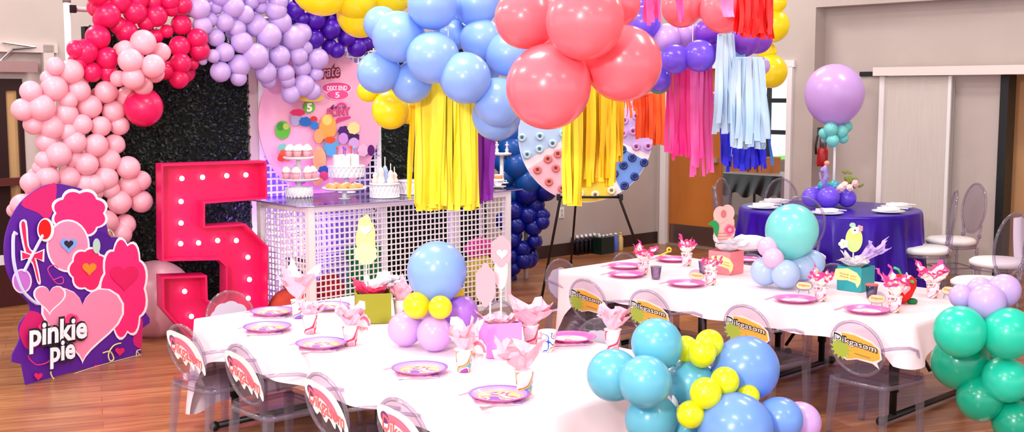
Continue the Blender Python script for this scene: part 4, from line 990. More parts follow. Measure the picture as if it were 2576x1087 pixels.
# x from the pixel at a chosen depth on the counter
def atc(px, y, z=ZT2):
    x, _ = FC.hit(px, 450, y); w = FC.w(x, y, 0); w.z = z; return w
CER = mat('white ceramic', (250,246,250), .25, coat=.4)
def lattice_drum(nm_parent, r, h, z0, name='lattice_band'):
    b = MB(); n = 22
    for k in range(n):
        a = 2*PI*k/n; b.tube([(r*math.cos(a),r*math.sin(a),z0),(r*math.cos(a+.35),r*math.sin(a+.35),z0+h)], .0035, 5); b.tube([(r*math.cos(a),r*math.sin(a),z0),(r*math.cos(a-.35),r*math.sin(a-.35),z0+h)], .0035, 5)
    b.lathe([(r-.006,z0),(r-.006,z0+h)], seg=28)
    return b.build(name, CER, nm_parent)
def cake_stand(p, r, zs, foot_r, foot_h, label, lattice=False, nm='cake_stand'):
    t = thing(nm, label, 'cake stand', p, 0)
    if lattice: lattice_drum(t, foot_r, foot_h, 0)
    prof = [(foot_r,0),(foot_r,foot_h)] if lattice else [(foot_r,0),(foot_r,.008),(foot_r*.4,foot_h)]
    MB().lathe(prof+[(.018,foot_h+.01),(.016,zs[-1]-.005)], seg=28).build('pedestal', CER, t, True)
    for i, z in enumerate(zs):
        rr = r[i]; MB().lathe([(.012,z-.012),(rr*.9,z-.006),(rr,z+.004),(rr,z+.012),(rr*.97,z+.006),(.012,z+.003)], seg=36).build('tier', CER, t, True)
    return t
p1 = atc(752,.60); s1 = cake_stand(p1, [.15,.115], [.125,.285], .10, .07, 'white two tier cake stand with lattice foot holding pink cupcakes', True)
CPI = mat('pink cupcake case', (250,170,180), .5); FRO = noise_mat('white frosting with sprinkles', [(.3,(252,248,250)),(.62,(252,244,248)),(.66,(230,90,120)),(.7,(252,246,250))], 60, .5, 0); FRP = mat('pink frosting', (250,170,190), .5)
def cupcake():
    t = thing('cupcake', 'x', 'cupcake'); MB().lathe([(.023,0),(.032,.045),(0.0001,.045)], seg=20).build('case', CPI, t, True); MB().lathe([(.036,.045),(.038,.055),(.030,.068),(.022,.078),(.012,.088),(0.0001,.094)], seg=20).build('frosting', FRO, t, True); return t
cc = cupcake(); first = True
for tier, r, zz, n in (('lower',.10,.137,7),('upper',.072,.297,6)):
    for k in range(n):
        a = 2*PI*k/n + (.2 if tier == 'lower' else .6); q = p1 + Vector((r*math.cos(a), r*math.sin(a), zz))
        lab = f'pink cupcake with white sprinkled frosting on the {tier} tier'
        if first: cc.location = q; cc['label'] = lab; cc['group'] = f'cupcakes on the {tier} tier'; first = False
        else: copy_tree(cc, lab, f'cupcakes on the {tier} tier', q, 0)
p2 = atc(872,.62); s2 = cake_stand(p2, [.14], [.20], .07, .02, 'white pedestal cake stand with lattice drum and white cakes behind the cookie tray')
lattice_drum(s2, .138, .085, .125)
for k,(dx,dy,h,c) in enumerate([(-.07,0,.085,WHITE),(.0,-.05,.08,WHITE),(.065,-.02,.088,WHITE),(.03,.06,.09,WHITE),(-.03,.07,.085,WHITE)]):
    o = thing('mini_cake', ['white square mini cake at the pink sign side of the pedestal stand','white square mini cake at the front of the pedestal stand','white square mini cake at the fringe side of the pedestal stand','white square mini cake at the back of the pedestal stand','white square mini cake at the back corner of the pedestal stand'][k], 'cake', p2+Vector((dx,dy,.208)), .4, 'mini cakes on the pedestal stand')
    MB().box((0,0,h/2), (.055,.055,h)).build('cake_body', mat('white fondant', (252,250,252), .5), o); MB().lathe([(.004,h),(.004,h+.04),(.010,h+.045),(.010,h+.06),(.0001,h+.065)], seg=8).build('pick', mat('pick %d' % (k%3), [(230,80,60),(150,90,200),(120,180,230)][k%3], .5), o, True)
p3 = atc(866,.20); s3 = cake_stand(p3, [.16], [.075], .045, .01, 'white low pedestal tray of tan cookies at the front of the counter')
for k in range(9):
    a = 2*PI*k/8; r = .10 if k < 8 else 0; o = thing('cookie', 'round tan cookie on the low pedestal tray', 'cookie', p3+Vector((r*math.cos(a), r*math.sin(a), .0815 if k<8 else .0815)), 0, 'cookies on the low tray')
    MB().lathe([(.034,0),(.038,.008),(.036,.022),(.02,.03),(.0001,.031)], seg=20).build('cookie_body', mat('cookie tan', (232,160,96), .7), o, True); MB().lathe([(.028,.0275),(.0001,.034)], seg=16).build('icing', mat('cookie cream', (252,222,190), .6), o, True)
def drum(px, y, r, h, label):
    p = atc(px, y); t = thing('lattice_stand', label, 'cake stand', p, 0); lattice_drum(t, r, h-.01, 0)
    MB().lathe([(r*1.03,h-.012),(r*1.05,h),(.0001,h+.001)], seg=36).build('top_plate', CER, t, True); MB().lathe([(r*1.04,0),(r*1.04,.008),(.0001,.008)], seg=30).build('base_ring', CER, t, True); return p+Vector((0,0,h+.001))
q4 = drum(967,.12,.108,.105,'round white lattice stand carrying lilac and white cake pops')
q5 = drum(1040,.22,.115,.105,'round white lattice stand half hidden by the yellow fringe')
cp = None
for k,(dx,dy,s,c) in enumerate([(-.065,.0,.8,'blush'),(-.02,-.04,1.25,'blush'),(.0,.05,1.3,'pale blue'),(.05,-.03,1.0,'blush'),(.07,.04,.8,'blush'),(-.06,.06,1.0,'pale blue')]):
    o = thing('cake_pop', f'{c} tiered cake pop figure standing on the lattice stand', 'cake pop', q4+Vector((dx,dy,0)), 0, f'{c} cake pops on the lattice stand')
    mm_ = mat('blush sugar', (250,222,214), .5) if c == 'blush' else mat('blue sugar', (170,196,244), .5)
    MB().lathe([(.028*1,0),(.030,.02*s),(.018,.05*s),(.024,.065*s),(.012,.09*s),(.0001,.10*s)], seg=18).build('sugar_body', mm_, o, True); MB().tube([(0,0,.09*s),(0,0,.145*s)], .004, 6).build('stick', STK, o)
p6 = atc(1253,.18); t = thing('teacup', 'white teacup with black marks on a saucer at the counter end by dark blue balloons', 'teacup', p6)
MB().lathe([(.02,.012),(.025,.016),(.045,.05),(.05,.075),(.047,.073),(.02,.02),(.0001,.018)], seg=28).build('bowl', CER, t, True); MB().lathe([(.03,0),(.065,.008),(.068,.014),(.03,.010),(.0001,.010)], seg=28).build('saucer', CER, t, True)
MB().tube([(.047,0,.06),(.068,0,.058),(.070,0,.038),(.045,0,.035)], .004, 6).build('handle', CER, t, True)
for k in range(3): MB().prism(ell(.004+.012*k,.052,.004,.003,8), -.051,-.047).build('mark', BLACK, t)
o = thing('pastry', 'tan pastry disc on top of the white teacup', 'pastry', p6+Vector((0,0,.074)), 0); MB().lathe([(.036,0),(.038,.01),(.036,.028),(.0001,.032)], seg=24).build('pastry_body', mat('cookie tan', (232,160,96), .7), o, True); MB().lathe([(.037,.026),(.03,.034),(.0001,.036)], seg=24).build('icing', CER, o, True)
p7 = atc(1262,.50); s7 = cake_stand(p7, [.085], [.245], .06, .012, 'white pedestal stand with hanging crystals at the counter end')
for k in range(14):
    a = 2*PI*k/14; MB().tube([(.083*math.cos(a),.083*math.sin(a),.245),(.083*math.cos(a),.083*math.sin(a),.225)], .0015, 5).sph((.083*math.cos(a),.083*math.sin(a),.218), .006, seg=8, rings=6).build('crystal', ACRD, s7)
for dx in (-.04,.045):
    o = thing('candle_holder', 'small white turned candle holder on the crystal stand, ' + ('fringe side' if dx < 0 else 'balloon side'), 'candle holder', p7+Vector((dx,0,.252)), 0, 'candle holders on the crystal stand'); MB().lathe([(.022,0),(.024,.006),(.010,.02),(.018,.03),(.008,.045),(.008,.065),(.018,.072),(.018,.078),(.0001,.078)], seg=20).build('holder_body', CER, o, True)
    MB().lathe([(.006,.078),(.006,.1),(.0001,.102)], seg=10).build('candle', WHITE, o, True)

# stuffed toys and balls standing on the floor inside the counter
def plush(px, y, parts, label):
    x, _ = FC.hit(px, 500, y); p = FC.w(x, y, 0); t = thing('stuffed_toy', label, 'stuffed toy', p, AW)
    for nm, c, r, sc, m in parts: MB().sph(c, r, sc, 22, 14).build(nm, m, t, True)
    return t
BRED = noise_mat('brick red plush', [(.3,(170,44,30)),(.7,(196,70,50))], 12, .9); DRED = mat('dark red plush', (180,10,30), .8); GRP = mat('green plush', (10,130,50), .8); YLP = noise_mat('yellow plush', [(.3,(206,180,10)),(.7,(236,214,40))], 10, .8); PKP = mat('hot pink plush', (236,50,150), .8)
plush(728,.22,[('body',(0,0,.17),.17,(1,1,1),BRED),('tuft',(0,0,.36),.05,(1.3,1,.6),BRED)],'brick red round stuffed toy inside the counter end')
plush(826,.30,[('body',(0,0,.20),.13,(1,.9,1.5),DRED),('foot',(.0,-.08,.04),.05,(1,1,.7),DRED)],'dark red stuffed toy inside the counter')
plush(862,.24,[('body',(0,0,.14),.085,(1,1,1.6),GRP),('foot',(0,-.04,.03),.04,(1,1,.7),GRP)],'small green stuffed toy beside the dark red one')
plush(915,.35,[('body',(0,0,.29),.15,(1,.8,1.9),GRP),('ear',(.1,0,.5),.07,(1,.6,1),GRP),('ear',(-.1,0,.5),.07,(1,.6,1),GRP)],'tall green stuffed toy behind the pale cutout')
plush(1205,.25,[('body',(0,0,.21),.14,(1,.9,1.5),YLP),('bow',(.0,0,.45),.10,(1.4,.8,.9),PKP),('nose',(0,-.12,.24),.02,(1,1,1),WHITE)],'yellow stuffed toy with hot pink bow inside the counter')
plush(1110,.30,[('body',(0,0,.16),.10,(1,1,1.6),GRP),('foot',(0,-.05,.03),.05,(1,1,.6),GRP)],'green stuffed toy beside the yellow one')
x, _ = FC.hit(742, 500, .3); p = FC.w(x,.3,0); t = thing('gift_bag', 'dark purple and white patterned gift bag inside the counter', 'gift bag', p, AW); MB().box((0,0,.27),(.13,.08,.54)).build('bag_body', noise_mat('purple patterned bag', [(.45,(40,14,90)),(.5,(250,246,255))], 26, .5, 0, const=True), t); MB().tube([(-.03,0,.54),(-.025,0,.6),(.025,0,.6),(.03,0,.54)], .004, 6).build('handle', WHITE, t)

# ================================================================== DONUT BOARD ON EASEL
bc = W(1473, 341, 9.6); FDn = Fr((bc.x, bc.y, bc.z), 0); RDn = 169.5*zc(bc)/F
db = thing('donut_board', 'round peg board in pink, blue, yellow and lavender wedges hung with donuts', 'board', bc)
MB().prism(ell(0,0,RDn,RDn,80), 0, .02).build('panel', noise_mat('glossy white board', [(.3,(250,240,246)),(.7,(255,246,250))], 4, .4), db)
wc = FDn.hit(1482,325)
def wedge(a0, a1, c, nm):
    P = []; rr_ = RDn-.006; g = math.radians(1.7)
    ma = math.radians((a0+a1)/2); P.append((wc[0]+.035*math.cos(ma), wc[1]+.035*math.sin(ma)))
    for k in range(19):
        a = math.radians(a0)+(math.radians(a1-a0))*k/18; dx, dz = math.cos(a), math.sin(a)
        bq = wc[0]*dx+wc[1]*dz; cq = wc[0]**2+wc[1]**2-rr_*rr_; s_ = -bq+math.sqrt(bq*bq-cq); P.append((wc[0]+dx*s_, wc[1]+dz*s_))
    m = mat('wedge '+nm, c, .4); MB().prism(P, -.003, 0).build(nm, m, db)
wedge(96,206,(186,214,246),'pale_blue_wedge'); wedge(213,247,(252,200,214),'pink_wedge'); wedge(250,291,(252,222,70),'yellow_wedge'); wedge(298,331,(110,156,232),'blue_wedge'); wedge(337,393,(206,182,236),'lavender_wedge'); wedge(37,92,(250,200,180),'peach_wedge')
DN = {'ice blue': (186,222,240), 'salmon': (240,120,116), 'cream': (252,240,196), 'cobalt': (14,48,130), 'orchid': (214,150,216)}
def donut(c):
    t = thing('donut', 'x', 'donut'); b = MB(); R, r = .0235, .0125; n, mm2 = 26, 12
    f_ = lambda u, v: ((R+r*math.cos(2*PI*v))*math.cos(2*PI*u), -r*math.sin(2*PI*v)*.9, (R+r*math.cos(2*PI*v))*math.sin(2*PI*u))
    b.grid(f_, n, mm2); b.build('icing', mat('icing '+c, DN[c], .3, coat=.5), t, True)
    MB().tube([(0,.02,0),(0,-.016,0)], .006, 10).build('peg', mat('peg '+c, tuple(int(v*.45) for v in DN[c]), .5), t, True)
    MB().tube([(-.022,-.010,.012),(-.01,-.012,.021),(.010,-.012,.021)], .0015, 5).build('drizzle', mat('drizzle '+c, tuple(min(255,int(v*1.1)+25) for v in DN[c]), .3), t, True); return t
for c, L in {'ice blue':[(1313,346),(1358,343),(1390,361),(1357,375),(1326,389),(1417,336)],'salmon':[(1378,400),(1403,387),(1352,427),(1398,423),(1381,457),(1414,474)],'cream':[(1494,452),(1497,490),(1538,479),(1459,487),(1465,448)],'cobalt':[(1590,397),(1620,409),(1568,416),(1545,437),(1596,444),(1571,467),(1546,396),(1565,376)],'orchid':[(1570,303),(1567,336),(1600,369),(1630,368),(1592,330),(1600,292)]}.items():
    pr = None
    for px,py in L:
        x, z = FDn.hit(px, py); q = FDn.w(x, -.015, z); lab = f'{c} iced donut hung on the board\'s {"pale blue pink yellow blue lavender".split()[0] if c=="ice blue" else c} wedge'
        lab = {'ice blue':'ice blue iced donut on the pale blue wedge','salmon':'salmon iced donut on the pink wedge','cream':'cream iced donut on the yellow wedge','cobalt':'glossy cobalt iced donut on the blue wedge','orchid':'orchid iced donut on the lavender wedge'}[c]
        if pr is None: pr = donut(c); pr.location = q; pr['label'] = lab; pr['group'] = f'{c} donuts on the board'
        else: copy_tree(pr, lab, f'{c} donuts on the board', q, 0)
es = thing('easel', 'black metal tripod easel holding the round donut board', 'easel', (bc.x, bc.y+.05, 0))
BL2 = mat('black easel tube', (36,26,24), .35, .4); zt = 1.75
for sx, p in ((-1, G(1362,753,0)), (1, Vector((2*bc.x-G(1362,753,0).x+.05, G(1362,753,0).y, 0)))):
    pass
L0 = G(1362,753,.0); fy = L0.y-(bc.y+.05); top_y = .10
lx = L0.x-bc.x; a = W(1412,492,bc.y+.05)
def legline(foot, mid): # extend foot->mid to the top height
    d = mid-foot; k = (zt-foot.z)/d.z; return foot+d*k
for foot, mid in ((L0, W(1411,492,9.62)), (Vector((W(1652,750,L0.y).x, L0.y, 0)), W(1556,492,9.62)), (G(1436,664,0), W(1447,500,10.2))):
    tp_ = (legline(foot, mid) if foot.y < bc.y else Vector((bc.x, bc.y+.12, zt))); MB().tube([foot-es.location, tp_-es.location], .011, 8).lathe([(.016,0),(.016,.03)], tuple(foot-es.location), 10).build('leg', BL2, es, True)
c0, c1 = W(1405,497,9.56), W(1562,489,9.56); c1.z = c0.z = (c0.z+c1.z)/2
MB().tube([c0-es.location+Vector((0,0,-.01)), c1-es.location+Vector((0,0,-.01))], .010, 8).build('tray_bar', BL2, es, True)
for c in (c0, c1): MB().box(c-es.location+Vector((0,0,-.01)), (.03,.07,.05)).build('bracket', BL2, es)

# water bottles by the wall
def bottle(px, py, m, cap, label, grp, h=.20, r=.031):
    p = G(px, py, 0); t = thing('water_bottle', label, 'bottle', p, 0, grp)
    MB().lathe([(r*.9,0),(r,.01),(r,h*.68),(r*.45,h*.86),(r*.42,h*.9)], seg=14).build('bottle_body', m, t, True); MB().lathe([(r*.46,h*.9),(r*.46,h),(.0001,h)], seg=12).build('cap', cap, t, True)
    return t
BCL = acrylic('bottle plastic', (214,210,226), (130,130,160), .9)
b0 = bottle(1452, 642, BCL, WHITE, 'clear water bottle with white cap in the pack by the wall', 'water bottles in the pack')
base = G(1452,642,0)
for i in range(6):
    for j in range(3):
        if i == j == 0: continue
        q = base + Vector((.724,.69,0))*(.068*i) + Vector((-.69,.724,0))*(.066*j); copy_tree(b0, None, None, q, 0)
GRNB = mat('dark green wrap', (14,34,26), .35); BLUL = mat('blue label bottle', (90,110,200), .3)
q = base + Vector((.724,.69,0))*.30 + Vector((.69,-.724,0))*.10
t = thing('drinks_pack', 'dark green wrapped drinks pack on the floor before the water bottles', 'drinks pack', q, AW); MB().box((0,0,.09),(.20,.13,.18)).build('wrap', GRNB, t); 
for k in range(3): MB().lathe([(.014,.18),(.014,.2),(.0001,.2)], (-.06+.06*k,0,0), 10).build('cap', WHITE, t, True)
for k, dx in enumerate((.44,.52,.60)): 
    q2 = base + Vector((.724,.69,0))*dx + Vector((.69,-.724,0))*.08
    b2 = copy_tree(b0, ['blue labelled bottle beside the dark green pack','blue labelled bottle between two bottles','yellow capped bottle at the end of the row by the wall'][k], 'single bottles by the wall', q2, 0)
    for ch in b2.children:
        if 'cap' in ch.name: 
            ch.data = ch.data.copy(); ch.data.materials[0] = mat('bottle cap yellow', (236,190,60), .4) if k == 2 else WHITE
        else: ch.data = ch.data.copy(); ch.data.materials[0] = BLUL if k < 2 else mat('amber juice', (220,190,120), .3)

# ================================================================== BALLOON ARCH
def arch(nm, label, items, m, off=-.38, nfill=0, rpx=(20,27), root_px=None, jit=.03, fm=None, cat='balloon garland', zcap=None, back=.12):
    ys = (lambda px: planeY(px, off)) if not callable(off) else off
    cx = sum(i[0] for i in items)/len(items); cy = sum(i[1] for i in items)/len(items)
    rt = W(cx, cy, ys(cx)); t = thing(nm, label, cat, rt)
    bpy.context.view_layer.update()
    balloons(t, items, ys, centre=lambda px, py, Y: W(px*.6+cx*.4, py*.6+cy*.4, Y+.28), jit=jit)
    if nfill: fill(t, items, ys, fm or m, nfill, back, rpx)
    return t
pinkL = crop(0,0,2.0125,[(280,335,45),(360,362,60),(155,463,52),(275,447,64),(400,460,55),(115,555,55),(208,545,65),(240,395,35),(345,510,45),(335,580,58),(455,540,58),(537,465,55),(640,490,50),(575,565,55),(170,630,50),(260,645,60),(345,670,45),(415,630,50),(510,640,50),(605,635,48),(235,720,50),(295,782,62),(380,720,55),(487,735,57),(580,730,50),(225,810,45),(200,850,35),(438,830,57),(550,810,57),(650,850,57),(155,925,50),(240,900,57),(350,900,55),(435,935,57),(535,905,60),(660,938,57),(715,915,48),(110,1040,55),(605,1025,58),(715,1020,55),(370,800,50),(480,970,45),(560,960,45)], LP)
pinkL += crop(0,440,1.68,[(530,210,42),(505,250,50),(450,200,48),(400,40,42),(120,120,40),(60,150,30)], LP)
pinkL += crop(0,0,2.0125,[(630,250,45,None,-.12),(725,215,62,None,-.14),(815,265,47,None,-.12),(660,307,60,None,-.2),(775,335,58,None,-.22),(675,395,57,None,-.16),(600,398,40,None,-.1),(785,370,45,None,-.1),(725,435,47,None,-.1)], LP) if False else []
up = [(px/2.0125, py/2.0125, r/2.0125, LP, None, dy) for px,py,r,dy in [(635,252,46,-.14),(725,215,62,-.18),(815,265,47,-.14),(660,307,60,-.26),(775,335,58,-.28),(675,395,57,-.22),(600,398,40,-.12),(785,372,45,-.16),(725,435,47,-.14)]]
big = [(392,728,96,LP,'very large pink balloon on the floor',.42)]
PKT = arch('balloon_garland', 'light pink balloon garland column climbing the arch beside the foliage wall', pinkL+up, LP, nfill=26)
bl = W(392,726,8.02); rr_ = 95*zc(bl)/F; bl.z = rr_*1.0
o = thing('floor_balloon', 'very large light pink balloon resting on the floor behind the number five', 'balloon', (bl.x, bl.y, 0)); q = obj('balloon_skin', balloon_mesh(LP), o, (0,0,rr_), scale=(rr_,rr_,rr_)); aim(q, (.3,-.2,1))
hot = crop(0,0,2.0125,[(520,20,48),(600,5,60),(545,75,62),(683,60,58),(740,115,42),(640,160,55),(495,188,60),(430,262,62),(385,250,45),(545,295,55),(465,365,50),(790,80,55),(868,45,38),(925,25,45),(843,158,33),(918,125,50),(1000,195,50),(910,235,52),(915,320,52),(1010,255,50),(975,325,30),(905,400,48),(790,185,35),(835,360,42),(700,0,50),(860,5,45),(775,10,45),(550,370,45),(600,130,45),(510,100,40),(500,40,40),(400,320,40)], HP)
hot += [(245,-15,28,HP),(290,-25,30,HP),(340,-30,30,HP),(390,-30,28,HP),(440,-25,28,HP),(361,271,46,HP,'one larger hot pink balloon at the garland edge',-.05)]
arch('balloon_garland', 'hot pink balloon garland section curving over the top of the arch', hot, HP, nfill=16)
lav = crop(460,0,4.18,[(165,85,117),(345,75,75),(530,70,112),(715,10,85),(820,70,75),(650,150,95),(1000,20,100),(980,110,110),(205,270,100),(295,205,70),(445,235,95),(570,300,90),(775,270,115),(1025,235,115),(345,395,92),(620,445,112),(905,375,128),(1165,400,130),(1240,350,112),(440,550,98),(765,590,132),(1015,590,110),(1215,590,95),(1420,620,110),(395,755,105),(595,690,115),(585,820,85),(870,760,110),(1080,770,92),(1260,715,90),(320,590,70),(900,850,80),(1100,850,80),(1275,900,110),(1135,990,98),(1360,960,90),(1400,780,75),(1290,500,75),(230,560,70),(210,640,45)], LAV)
lav += [(500,-18,26,LAV),(555,-15,28,LAV),(600,-22,26,LAV),(655,-20,26,LAV),(700,-22,28,LAV)]
arch('balloon_garland', 'lavender balloon garland section bunched in front of the round pink sign', lav, LAV, nfill=16)
dpu = crop(460,0,4.18,[(1180,110,95),(1385,210,110),(1550,310,105),(1380,410,100),(1545,490,82),(1720,400,92),(1830,500,100),(1920,460,82),(1560,190,70),(1620,530,80),(1260,200,70),(1450,90,95),(1650,230,90),(1820,340,90),(1300,330,60)], DPUR)
dpu += [(760,-10,26,DPUR),(800,0,28,DPUR),(850,15,28,DPUR),(900,60,28,DPUR),(935,90,26,DPUR),(960,60,26,DPUR)]
arch('balloon_garland', 'deep purple balloon garland section above the round pink sign', dpu, DPUR, nfill=8)
nav = crop(1200,320,2.718,[(340,450,80),(470,430,75),(250,570,70),(350,600,62),(400,530,62),(440,600,50),(445,650,50),(270,670,62),(240,770,60),(392,780,48),(310,830,52),(320,910,60),(250,960,50),(230,880,60),(385,680,62),(470,600,30),(180,640,60),(170,800,60),(200,1000,40)], NAVY)
mid = crop(1200,320,2.718,[(230,150,90),(275,260,95),(350,370,90),(200,340,62),(240,450,60),(230,50,80),(290,120,70),(180,240,70)], MIDB, 'mid blue balloon')
arch('balloon_garland', 'dark blue balloon column standing between dessert counter and donut board', nav+mid, NAVY, off=lambda px: 10.35, nfill=14, fm=NAVY, rpx=(18,26))

# ================================================================== HANGING BALLOONS AND FRINGES
def hang(nm, label, items, Y, jit=.05, anchor=None, back=0):
    cx = sum(i[0] for i in items)/len(items); cy = sum(i[1] for i in items)/len(items)
    rt = W(cx, cy, Y); t = thing(nm, label, 'balloon cluster', rt); bpy.context.view_layer.update()
    balloons(t, items, Y, centre=lambda px, py, Yq: W(px*.35+cx*.65, py*.35+cy*.65, Yq+.1), jit=jit, order=False)
    MB().tube([(0,0,0),(0,0,ZC-rt.z)], .003, 6).build('cord', WHITE, t)
    return t
c5 = lambda L, m, lab=None: [(900+a[0]/1.941, a[1]/1.941, a[2]/1.941, m, lab, a[3]) for a in L]
hang('balloon_swag', 'sky blue balloons bunched above the yellow and purple fringes', c5([(362,22,120,-.10),(580,15,110,.12),(115,118,88,.14),(195,180,126,-.02),(470,170,75,.22),(605,190,102,.10),(735,265,108,.04),(365,282,128,-.14),(98,355,102,.04),(262,405,100,.10),(525,382,126,-.18),(690,500,120,-.10),(678,570,118,.04),(430,110,70,.25),(480,60,70,.3),(300,330,80,.26),(620,330,80,.26)], SKY), 6.2)
yl = [(805,-37,74,YEL,None,-.1),(893,-22,68,YEL,None,.0),(905,36,58,YEL,None,.1),(990,-33,60,YEL,None,.0),(950,20,50,YEL,None,.2)] + c5([(160,540,92,.10),(250,545,62,.16),(50,445,54,.2),(310,470,60,.25),(150,440,70,.24),(380,520,50,.3)], YEL)
hang('balloon_swag', 'yellow balloons behind and above the sky blue balloons', yl, 6.55)
hang('balloon_swag', 'very large coral pink balloons hanging in front of the yellow fringe', c5([(815,90,148,.05),(1110,98,192,-.22),(930,425,207,-.05),(1298,310,187,.04),(1270,20,110,.2),(1000,250,110,.25)], COR), 5.2)
c8 = lambda L, m, lab=None: [(1540+a[0]/3.88, a[1]/3.88, a[2]/3.88, m, lab, a[3]) for a in L]
hang('balloon_swag', 'coral pink balloons behind the red fringe by the yellow garland', c8([(680,70,200,.0),(1095,90,238,-.12),(880,20,160,.2),(1330,60,150,.15)], COR), 6.3)
hang('balloon_swag', 'purple, violet and lilac balloons above the pink and light blue fringes', c8([(300,220,165,.1),(250,60,110,.2)],VIO,'violet balloon')+c8([(530,370,140,.12),(730,330,135,.16)],LIL,'pale lilac balloon')+c8([(930,310,125,.05),(1270,380,180,-.02),(1420,380,145,.08),(1000,440,110,.14)],PUR)+c8([(612,580,146,-.02),(855,545,158,-.05),(460,780,112,.1),(500,600,80,.18)],VIO,'violet balloon')+c8([(1450,645,90,.2),(1000,960,60,.3)],LAV,'lavender balloon')+c8([(455,800,118,.16)],mat('green teal latex', (30,160,140), .3),'teal balloon'), 6.9)
hang('balloon_swag', 'yellow balloon string hanging by the doorway above the white wall trim', c8([(1600,20,105,0),(1562,248,168,.05),(1510,510,95,.12),(1552,702,158,.0),(1480,130,110,.2),(1590,-120,110,.1)], YEL), 8.3)

def fringe(nm, label, px0, px1, pyt, pyb, Y, m, n, seed, wpx=14, jag=26, depth=.08, cat='fringe', knot=None, gap=0, slant=0, taper=.0, wav=1.0):
    r = random.Random(seed); root = W((px0+px1)/2, pyt, Y); t = thing(nm, label, cat, root); b = MB(); I = Matrix.Translation(-root)
    for i in range(n):
        u = (i+r.uniform(.1,.9))/n; px = px0+(px1-px0)*u; y = Y+r.uniform(-depth,depth); top = W(px0+(px1-px0)*(u*(1-taper)+.5*taper), pyt+r.uniform(-4,4), Y+(y-Y)*.4); bot = W(px+slant+r.uniform(-4,4), pyb-r.uniform(0,jag), y)
        w = wpx*r.uniform(.75,1.25)*zc(top)/F/2; ya = r.uniform(-.9,.9); ph = r.uniform(0,6); K = 9; vs = []
        for k in range(K+1):
            s = k/K; c = top.lerp(bot, s); c.x += math.sin(s*5+ph)*.006*wav*s; c.y += math.cos(s*6+ph)*.012*s
            a = ya+math.sin(s*3+ph)*.5; d = Vector((math.cos(a), math.sin(a), 0))*w
            vs += [c-d, c+d]
        b.add(vs, [(2*k,2*k+1,2*k+3,2*k+2) for k in range(K)], I)
    b.build('fringe_strips', m, t, True)
    # the band the strips hang from and its cord
    A, B_ = W(px0+(px1-px0)*taper*.5, pyt, Y), W(px1-(px1-px0)*taper*.5, pyt, Y)
    MB().tube([A-root, B_-root], .012, 8).build('band', m, t, True)
    MB().tube([(0,0,0),(0,0,ZC-root.z)], .0012, 5).build('nylon_line', ACR, t)
    return t
crepe = lambda nm, c: mat(nm, c, .6, sheen=.2)
FY = noise_mat('yellow crepe', [(.3,(255,216,10)),(.6,(255,240,60))], 14, .6, stretch=(1,1,.1)); FY2 = noise_mat('golden crepe', [(.3,(255,190,0)),(.6,(255,218,30))], 14, .6, stretch=(1,1,.1))
fringe('crepe_fringe','thick yellow crepe fringe hanging before the dessert counter',1052,1196,205,532,6.45,FY,84,1,16,26)
fringe('crepe_fringe','thin yellow strips hanging beside the thick yellow fringe',1030,1052,262,512,6.5,FY2,3,2,8,20,slant=-6)
fringe('crepe_fringe','lilac crepe strips hanging before the dark foliage beside the yellow fringe',1032,1056,240,450,6.6,mat('lilac crepe', (196,104,226), .6),4,3,9,20,slant=-4)
fringe('crepe_fringe','purple crepe fringe behind the yellow one, before the counter end',1190,1240,300,520,6.62,mat('purple crepe', (136,26,172), .6),12,4,14,40)
fringe('crepe_fringe','golden yellow crepe fringe hanging before the donut board',1432,1562,215,410,6.0,FY2,50,5,16,30)
fringe('crepe_fringe','long golden strips of the fringe before the donut board',1470,1545,215,472,5.95,FY2,40,6,14,26)
fringe('crepe_fringe','longest bright yellow strips before the donut board',1420,1462,240,520,5.92,FY,16,7,14,12)
OR_ = mat('orange crepe', (255,104,20), .6)
fringe('crepe_fringe','orange crepe fringe hanging over the donut board edge',1600,1646,238,352,8.9,mat('deep orange crepe', (250,84,20), .6),12,8,9,14)
fringe('crepe_fringe','light orange crepe strips hanging by the wall corner',1643,1672,232,366,9.1,OR_,7,9,12,4)
fringe('crepe_fringe','sparse orange strips between golden fringe and donut board',1564,1604,240,300,8.8,OR_,7,18,6,30)
fringe('crepe_fringe','hot pink crepe fringe hanging before the maple door',1678,1735,168,404,7.2,noise_mat('pink crepe', [(.3,(244,20,140)),(.6,(255,80,170))], 9, .6, stretch=(1,1,.2)),12,10,11,26)
fringe('crepe_fringe','long hot pink crepe fringe next to the light blue one',1740,1790,168,452,7.1,noise_mat('pink crepe 2', [(.3,(255,40,150)),(.6,(255,110,190))], 9, .6, stretch=(1,1,.2)),16,11,12,70)
LB = noise_mat('light blue crepe', [(.3,(160,198,232)),(.6,(192,220,242))], 9, .6, stretch=(1,1,.3)); LBM = noise_mat('steel blue crepe', [(.3,(96,150,205)),(.6,(150,190,226))], 9, .6)
fringe('crepe_fringe','tall pale blue crepe fringe hanging before the doorway',1799,1850,85,338,6.75,LB,18,12,15,40,taper=.4)
fringe('crepe_fringe','wide pale blue crepe fringe next to the yellow balloons',1836,1928,148,378,6.7,LB,52,13,15,46,taper=.25,slant=2)
fringe('crepe_fringe','steel blue crepe strips tucked behind the pale blue fringe',1826,1876,112,330,6.85,LBM,12,14,13,60)
fringe('crepe_fringe','royal blue crepe fringe below the pale blue one',1814,1926,290,434,7.6,noise_mat('royal crepe', [(.3,(10,10,190)),(.6,(40,40,240))], 9, .6),34,15,11,30)
fringe('crepe_fringe','single blue crepe strip crossing the bright window',1928,1936,300,418,7.6,mat('strip blue', (70,120,220), .6),1,16,7,4,slant=10)
fringe('crepe_fringe','bright red crepe fringe over the coral balloon',1856,1942,-30,100,6.0,noise_mat('red crepe', [(.3,(236,0,8)),(.6,(255,20,20))], 9, .6),48,17,13,26)
